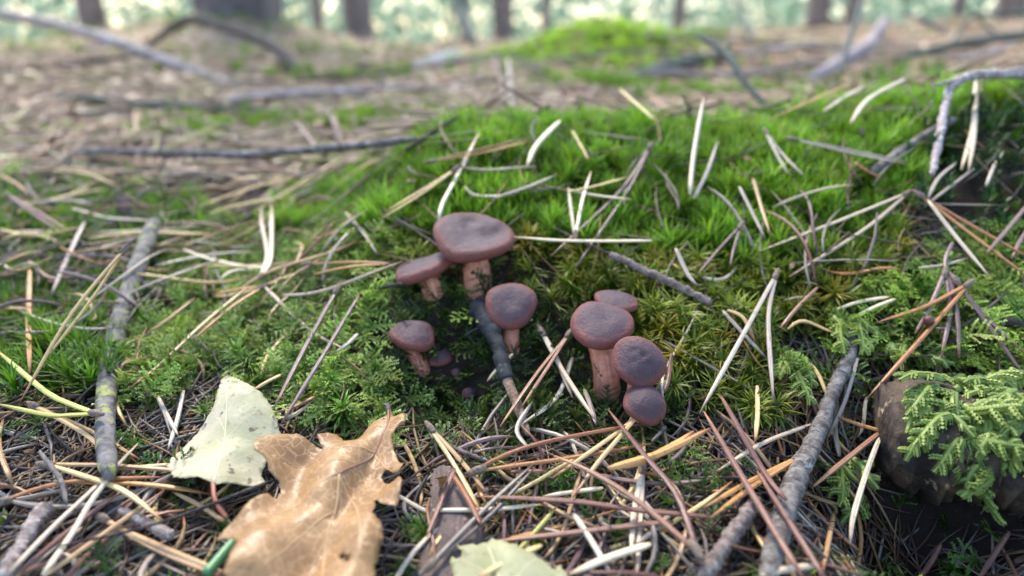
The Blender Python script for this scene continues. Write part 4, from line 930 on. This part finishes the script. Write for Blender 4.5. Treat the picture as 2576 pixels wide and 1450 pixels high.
leaf('oak_leaf', OAK, c3, [(700, 1180, .006), (985, 1060, .003), (830, 1440, .006)], .0065, M['oak'], 'large curled dry brown oak leaf with lobed edges lying on the needles', oak_disp,
     veins=[('midrib', [(1532, 330), (1525, 450), (1440, 605), (1320, 720), (1200, 825)], .00042, .00036, OR_, False), ('midrib', [(1205, 822), (1185, 960), (1120, 1150), (1090, 1350), (1085, 1640)], .00034, .00020, OV, False),
            ('vein', [(1440, 605), (1200, 640), (900, 680), (680, 690)], .00026, .00012, OV, False), ('vein', [(1195, 825), (1000, 900), (800, 1010), (560, 1130), (390, 1178)], .0003, .00012, OV, False), ('vein', [(1205, 835), (1300, 950), (1340, 1150), (1350, 1420)], .00026, .00012, OV, False),
            ('vein', [(1440, 615), (1500, 700), (1560, 760), (1605, 795)], .0002, .0001, OV, False), ('vein', [(1330, 715), (1420, 830), (1520, 900), (1590, 980)], .00022, .0001, OV, False), ('vein', [(1160, 1010), (1000, 1130), (850, 1290), (640, 1480)], .00026, .0001, OV, False),
            ('vein', [(1110, 1200), (1180, 1320), (1230, 1500)], .0002, .0001, OV, False), ('vein', [(1500, 480), (1400, 440), (1360, 480)], .00018, .0001, OV, False), ('vein', [(1330, 715), (1100, 760), (860, 830)], .0002, .00008, OV, False), ('stalk', [(1532, 345), (1530, 318), (1505, 300)], .0006, .0007, M['bark_pale'], True)],
     holes=[[(1205, 1335), (1235, 1325), (1250, 1365), (1295, 1400), (1250, 1430), (1215, 1385)], [(1490, 402), (1502, 400), (1502, 418), (1490, 418)]])
POP = [(1280, 280), (1320, 320), (1380, 385), (1420, 420), (1490, 460), (1540, 510), (1570, 570), (1590, 640), (1600, 680), (1520, 740), (1475, 800), (1465, 830), (1480, 850), (1515, 880), (1440, 900), (1340, 920), (1260, 950), (1215, 975), (1150, 945), (1060, 930), (980, 890), (935, 800), (960, 740), (1020, 670), (1080, 610), (1140, 560), (1200, 500), (1225, 430), (1250, 330)]
c2 = lambda x, y: (.4447*x, 805+.4447*y)
leaf('poplar_leaf', POP, c2, [(450, 1180, .004), (690, 1120, .003), (575, 960, .003)], .003, M['pale'], 'pale green fading leaf with pointed toothed tip beside the oak leaf', lambda a, b, q: .0022*np.cos(a*3.2)+.0018*np.sin(b*4+a)+.0004*vnoise(q[:, 0], q[:, 1], 200, 6)*2, serr=.00035,
     veins=[('midrib', [(1217, 968), (1250, 800), (1275, 650), (1290, 480), (1280, 295)], .00026, .00008, M['pale_vein'], False), ('vein', [(1225, 930), (1120, 850), (990, 790)], .00012, .00006, M['pale_vein'], False), ('vein', [(1240, 850), (1380, 760), (1560, 690)], .00012, .00006, M['pale_vein'], False), ('vein', [(1250, 790), (1160, 700), (1060, 650)], .00011, .00006, M['pale_vein'], False),
            ('vein', [(1268, 690), (1400, 590), (1530, 530)], .00011, .00006, M['pale_vein'], False), ('vein', [(1275, 640), (1230, 560), (1170, 540)], .00010, .00006, M['pale_vein'], False), ('vein', [(1285, 560), (1360, 480), (1430, 440)], .00010, .00006, M['pale_vein'], False), ('vein', [(1225, 930), (1340, 880), (1480, 870)], .00011, .00006, M['pale_vein'], False),
            ('stalk', [(1216, 966), (1222, 1040), (1245, 1090), (1285, 1130)], .00062, .00055, M['stalk'], True)])
TOO = [(130, 1380), (190, 1400), (165, 1300), (180, 1270), (250, 1290), (215, 1205), (270, 1230), (330, 1240), (440, 1270), (470, 1240), (560, 1290), (640, 1300), (700, 1330), (715, 1290), (760, 1340), (860, 1380), (900, 1410), (960, 1330), (1000, 1400), (1050, 1480), (1080, 1600), (900, 1720), (500, 1760), (250, 1700), (120, 1500)]
c4 = lambda x, y: (1073.3+.3522*x, 939.1+.3522*y)
leaf('toothed_leaf', TOO, c4, [(1140, 1440, .004), (1400, 1440, .004), (1280, 1400, .004)], .003, M['palewhite'], 'cream toothed leaf edge lying over the lower end of the bark flake', lambda a, b, q: .0022*np.cos(a*3)+.0012*np.sin(b*3+a*2), serr=.0005,
     veins=[('midrib', [(600, 1700), (520, 1500), (440, 1300)], .0003, .0001, M['pale_vein'], False), ('vein', [(560, 1600), (700, 1450), (790, 1370)], .00011, .00006, M['pale_vein'], False), ('vein', [(540, 1550), (380, 1400), (250, 1310)], .00011, .00006, M['pale_vein'], False)])
BRK = [(1090, 1178), (1144, 1182), (1165, 1200), (1175, 1221), (1186, 1284), (1214, 1319), (1211, 1379), (1165, 1440), (1150, 1480), (1062, 1480), (1058, 1420), (1078, 1330), (1084, 1256)]
leaf('bark_flake', BRK, lambda x, y: (x, y), [(1120, 1190, .001), (1080, 1430, .001), (1190, 1390, .001)], .0005, M['flake'], 'flat grey-brown bark flake lying under the toothed cream leaf', lambda a, b, q: .0010*np.cos(a*2.5)+.0003*vnoise(q[:, 0], q[:, 1], 400, 8)*2, thickn=.0016)
for o in COL.objects:
    if o.get('category') == 'leaf' and o.name.startswith('bark_flake'): o['category'] = 'bark'
for (pts, m, lab) in [([(1095, 1205), (1112, 1190), (1128, 1186), (1120, 1215), (1112, 1230), (1100, 1222)], 'oak', 'small crumpled tan leaf scrap on the upper end of the bark flake'),
                      ([(300, 500), (322, 492), (330, 520), (326, 540), (305, 545), (287, 530)], 'flake', 'pinkish dry leaf scrap standing in the left moss'),
                      ([(1790, 18), (1760, 15), (1700, 38), (1680, 52), (1730, 56), (1770, 42)], 'stalk', 'dark red-brown curled leaf far off on the litter'),
                      ([(2060, 955), (2105, 945), (2130, 930), (2126, 945), (2100, 962), (2065, 966)], 'bark_pale', 'white splinter of wood on the log top')]:
    us = np.mean(pts, 0)
    if 'splinter' in lab: pts = [(u+200, v+2) for u, v in pts]
    us = np.mean(pts, 0); leaf('leaf_scrap', pts, lambda x, y: (x, y), [(us[0]-12, us[1]+8, 0), (us[0]+12, us[1]+8, .001), (us[0], us[1]-6, .003)], .004 if us[1] > 200 else .01, M[m], lab, lambda a, b, q: .001*np.cos(a*3)+.0005*b, step=.002 if us[1] > 200 else .02)

# ------------------------------------------------------------------ log on the right, with braided fronds
la, lb = at(2215, 1070, .203), at(2760, 1190, .186)
n = 40; C = spline([la, (la+lb)/2+np.array([0, .004, .001]), lb], n); C[:, 2] -= .002
Rl = .0196*np.concatenate([np.linspace(.62, 1, 8)**.7, np.ones(n-8)]); rg = np.random.default_rng(3)
md = 1+.14*rg.standard_normal((n, 28))*.5+.10*np.array([[vnoise(i*.35, j*.5, 1., 2) for j in range(28)] for i in range(n)])*2
md[:, -1] = (md[:, 0]+md[:, -2])/2
mb = MB(); tv, tf, tu = tube(C, Rl, 28, .80, md); mb.add(tv, tf, tu)
logroot = thing('mossy_log', la, 'rotten dark brown log with pale bare patches under braided moss', 'log'); logo = mb.build('log_wood', M['log_wood'], logroot)
bvh = BVHTree.FromPolygons([Vector(p) for p in tv], tf)
def braid(name, seed, L, nb, w):
    r = random.Random(seed); mb = MB(); k = np.linspace(0, 1, 7)
    ax = spline(np.stack([L*k, .10*L*np.sin(k*3.5+r.random()*6), -.30*L*k*k], 1), 40)
    def rope(P, w0):
        T, N, B = frames(P); n = len(P); acc = 0; i = 0; sidex = 1
        mb.add(*[x if j < 2 else [tuple((q[0], .15) for q in f) for f in x] for j, x in enumerate(tube(P, np.linspace(w0*.35, w0*.2, n), 5))])
        for i in range(n-1):
            wloc = w0*(1-.55*(i/n)**2)
            for s in (-1, 0, 1):
                side = B[i]*s; out = (side*.9+N[i]*(.75 if s == 0 else .30)); out = out/np.linalg.norm(out)
                base = P[i]+out*wloc*.28; tip = P[i]+T[i]*wloc*1.25+out*wloc*(.55+r.uniform(-.08, .1))
                mid = (base+tip)/2+out*wloc*.30; lat = np.cross(T[i], out); lat /= np.linalg.norm(lat)+1e-9
                h = wloc*.46; V = [base, mid-lat*h-out*wloc*.12, mid+lat*h-out*wloc*.12, mid+out*wloc*.10, tip]
                mb.add(V, [(0, 1, 3), (0, 3, 2), (1, 4, 3), (3, 4, 2)], [((0, .1), (0, .5), (0, .75)), ((0, .1), (0, .75), (0, .5)), ((0, .5), (0, 1), (0, .75)), ((0, .75), (0, 1), (0, .5))])
    rope(ax[::2], w)
    for j in range(nb):
        t = .12+.80*j/nb; p = ax[int(t*39)]; s = 1 if j % 2 else -1; bl = L*.42*(1-t*.65)*r.uniform(.7, 1.2)
        e = p+np.array([bl*.62, s*bl*.8, -bl*.25]); P = spline([p, (p+e)/2+np.array([0, 0, bl*.10]), e], max(5, int(bl/(w*.42)))); rope(P, w*.78)
    return mb.mesh(name, M['frond'])
BR = [braid('frond', 80+i, .011+.0025*i, 2+i, .0028) for i in range(5)]
mat_root = thing('braided_moss', at(2420, 1010, .17), 'pale green braided moss draped over the rotten log', 'moss')
r = random.Random(9); spots = []
FRP = [(2290, 985), (2360, 955), (2440, 940), (2620, 930), (2620, 1140), (2550, 1165), (2480, 1190), (2420, 1140), (2350, 1085), (2300, 1040)]
while len(spots) < 120:
    u, v = r.uniform(2280, 2620), r.uniform(930, 1195)
    if inpoly(np.array([u]), np.array([v]), FRP)[0]: spots.append((u, v))
def put_frond(u, v, ang, tiltd, sc, p=None, nrm=None):
    rr = Vector(ray(u, v)).normalized(); h = bvh.ray_cast(Vector(CAM), rr) if p is None else (p, nrm)
    if h[0] is None: p_ = Vector(hit(u, v, .002)); nr = Vector((0, -.35, .9))
    else: p_, nr = h[0], h[1]
    nr = nr.normalized()
    if nr.dot(rr) > 0: nr = -nr
    dr = Vector((math.cos(ang), -.25, math.sin(ang))); dr = (dr-nr*dr.dot(nr)).normalized(); dr = (dr+nr*tiltd).normalized()
    sd_ = nr.cross(dr).normalized(); nz = dr.cross(sd_)
    m = Matrix((dr, sd_, nz)).transposed().to_4x4(); m = Matrix.Translation(p_+nr*.0012) @ m @ Matrix.Scale(sc, 4)
    o = obj('frond', BR[r.randrange(5)]); o.parent = mat_root; o.matrix_parent_inverse = parent_inv(mat_root); o.matrix_basis = m; return o
for (u, v) in spots: put_frond(u, v, r.uniform(-2.7, -.4), r.uniform(-.02, .22), r.uniform(.42, .75))
edge = [(1990, 920), (2010, 940), (1975, 905), (2030, 905), (2000, 890), (2110, 1180), (2130, 1210), (2155, 1240), (2120, 1160), (2170, 1270), (2095, 800), (2110, 820), (2140, 800), (2165, 820), (2190, 860), (2230, 870), (2120, 1190), (2280, 880), (2330, 900)]
for (u, v) in edge: put_frond(u, v, r.uniform(-2.4, -.6), r.uniform(.1, .5), r.uniform(.45, .75), Vector(hit(u, v, .004)), Vector((r.uniform(-.2, .2), -.5, .85)))
# moss capsule on its stalk
b, c = hit(2300, 885, 0), None; d = depth(b)-.004; tip = at(2336, 806, d)
root = thing('moss_capsule', b, 'round brown moss capsule on a thin red stalk above the log', 'moss capsule')
mb = MB(); mb.add(*tube(spline([b, (np.array(b)+tip)/2+np.array([-.001, 0, 0]), tip], 12), .00022, 5)); mb.build('stalk', M['stalk'], root)
P = tip+np.outer(np.linspace(-.0017, .0017, 9), [.35, 0, .93]); mb = MB(); mb.add(*tube(P, .0017*np.sqrt(np.clip(1-np.linspace(-1, 1, 9)**2, .02, 1)), 10, 1., knobbly(9, 10, .06, 3))); mb.build('capsule', M['capsule'], root)
# small extra bits
mb = MB(); mb.add(*tube(twig_curve([(518, 1445), (555, 1402), (592, 1358)], 12, .004), .0013, 8)); tag(mb.build('green_stem', M['n_green']), 'fresh blue-green needle poking out beneath the oak leaf', 'pine needle')

# ------------------------------------------------------------------ trees and far wood
crown_mesh = None
def crown(seed):
    r = np.random.default_rng(seed); N = 450; th = r.uniform(0, 6.28, N); rad = 1.5*np.sqrt(r.random(N)); hz = r.uniform(0, 3.6, N); rad = rad*(1-.55*hz/3.6)
    cl = r.normal(0, .14, (N, 3)); c = np.stack([rad*np.cos(th), rad*np.sin(th), hz], 1); c = c[r.integers(0, 60, N)]+cl
    a = r.normal(0, 1, (N, 3)); a /= np.linalg.norm(a, axis=1)[:, None]; b = np.cross(a, r.normal(0, 1, (N, 3))); b /= np.linalg.norm(b, axis=1)[:, None]
    V = np.stack([c-a*.10, c+b*.03, c+a*.10, c-b*.03], 1).reshape(-1, 3); me = bpy.data.meshes.new('crown')
    me.from_pydata(V.tolist(), [], np.arange(4*N).reshape(-1, 4).tolist()); me.materials.append(M['needle_green']); return me
t = NT('pine_foliage'); M['needle_green'] = t.done((.06, .10, .035), .6, None, .3, None, .3)
CR = [crown(i) for i in range(3)]
def tree(u, d, wpx, hgt, i, label):
    p = at(u, 60, d); x, y = p[0], p[1]; z = float(soil(x, y)); R = wpx/2/F*d
    root = thing('pine_tree', (x, y, z-.05), label, 'tree', None); k = np.linspace(0, 1, 14); rr = random.Random(i)
    lx, ly = rr.uniform(-.12, .12), rr.uniform(-.1, .1)
    P = np.stack([x+lx*k*k*2, y+ly*k*k*2, z-.08+hgt*k**1.6], 1); Rr = R*(1-.72*k**1.6)*(1+.45*np.exp(-k*30)); mod = knobbly(14, 12, .06, i)
    mb = MB(); mb.add(*tube(P, Rr, 12, 1., mod)); tk = mb.build('trunk', M['bark_tree'], root)
    for j in range(5):
        q = P[8+j]; a = rr.uniform(0, 6.28); L = rr.uniform(.6, 1.3); mb = MB()
        mb.add(*tube(spline([q, q+np.array([math.cos(a)*L*.5, math.sin(a)*L*.5, .1]), q+np.array([math.cos(a)*L, math.sin(a)*L, .35])], 7), np.linspace(R*.28, R*.08, 7), 6)); mb.build('limb', M['bark_tree'], tk)
    o = obj('crown', CR[i % 3]); o.parent = root; o.location = (P[-1][0]-x, P[-1][1]-y, hgt-2.6); o.rotation_euler = (0, 0, rr.uniform(0, 6)); s = hgt/7; o.scale = (s, s, s)
TREES = [(607, 2.7, 250, 9, 'stout dark pine trunk rooted on the litter mound'), (903, 4.2, 82, 8, 'straight slim trunk standing beyond the arched branch'), (232, 5.2, 70, 8, 'dull grey trunk beyond the long fallen branch'), (1265, 4.8, 52, 8, 'slim grey trunk just beyond the far moss mound'), (1170, 7.5, 30, 9, 'pale slim trunk behind the dark snag'), (1372, 7., 26, 9, 'grey trunk deep in the wood behind the moss mound'),
         (1705, 9.2, 30, 8, 'slim trunk past the curled red leaf'), (2055, 8.5, 64, 9, 'grey trunk beyond the leaning twig'), (2405, 5.5, 34, 8, 'grey trunk behind the tangled branch'), (2530, 8, 84, 9, 'far trunk above the tangled branch'),
         (800, 9, 34, 9, 'trunk half hidden behind the stout pine'), (2140, 12, 44, 10, 'distant trunk above the pinkish branch'), (-150, 6, 80, 9, 'trunk at the edge of the wood past the long fallen branch'), (2720, 6, 80, 9, 'trunk at the edge of the wood past the tangled branch')]
for i, (u, d, wp, hg, lab) in enumerate(TREES): tree(u, d, wp, hg, i, lab)
# distant undergrowth reads as one pale green mass
t = NT('distant_foliage'); o_ = t.objc(); c = t.ramp(t.noise(t.scale(o_, (1.1, .3, .25)), 1., 3.), [(.36, (.08, .15, .10)), (.50, (.18, .28, .21)), (.64, (.36, .46, .39))]); M['far'] = t.done(c, .6, None, .3, None, .5)
r = np.random.default_rng(77); N = 60000; y = 13+22*r.random(N)**.8; x = y*r.uniform(-1.25, 1.25, N); top = 1.2+4.5*(vnoise(x, y*.3, .35, 4)+.5)+(y-13)*.18
z = soil(x, y)+(top+.6)*r.random(N)**1.15; c = np.stack([x, y, z], 1); a = r.normal(0, 1, (N, 3)); a /= np.linalg.norm(a, axis=1)[:, None]; b = np.cross(a, r.normal(0, 1, (N, 3))); b /= np.linalg.norm(b, axis=1)[:, None]
s = r.uniform(.08, .22, (N, 1)); V = np.stack([c-a*s, c+b*s*.5, c+a*s, c-b*s*.5], 1).reshape(-1, 3); me = bpy.data.meshes.new('far_wood'); me.from_pydata(V.tolist(), [], np.arange(4*N).reshape(-1, 4).tolist()); me.materials.append(M['far'])
tag(obj('far_wood', me), 'distant pale green undergrowth and foliage closing off the wood', 'wood', kind='stuff')
print('things', len([o for o in COL.objects if o.parent is None]), 'objects', len(COL.objects))
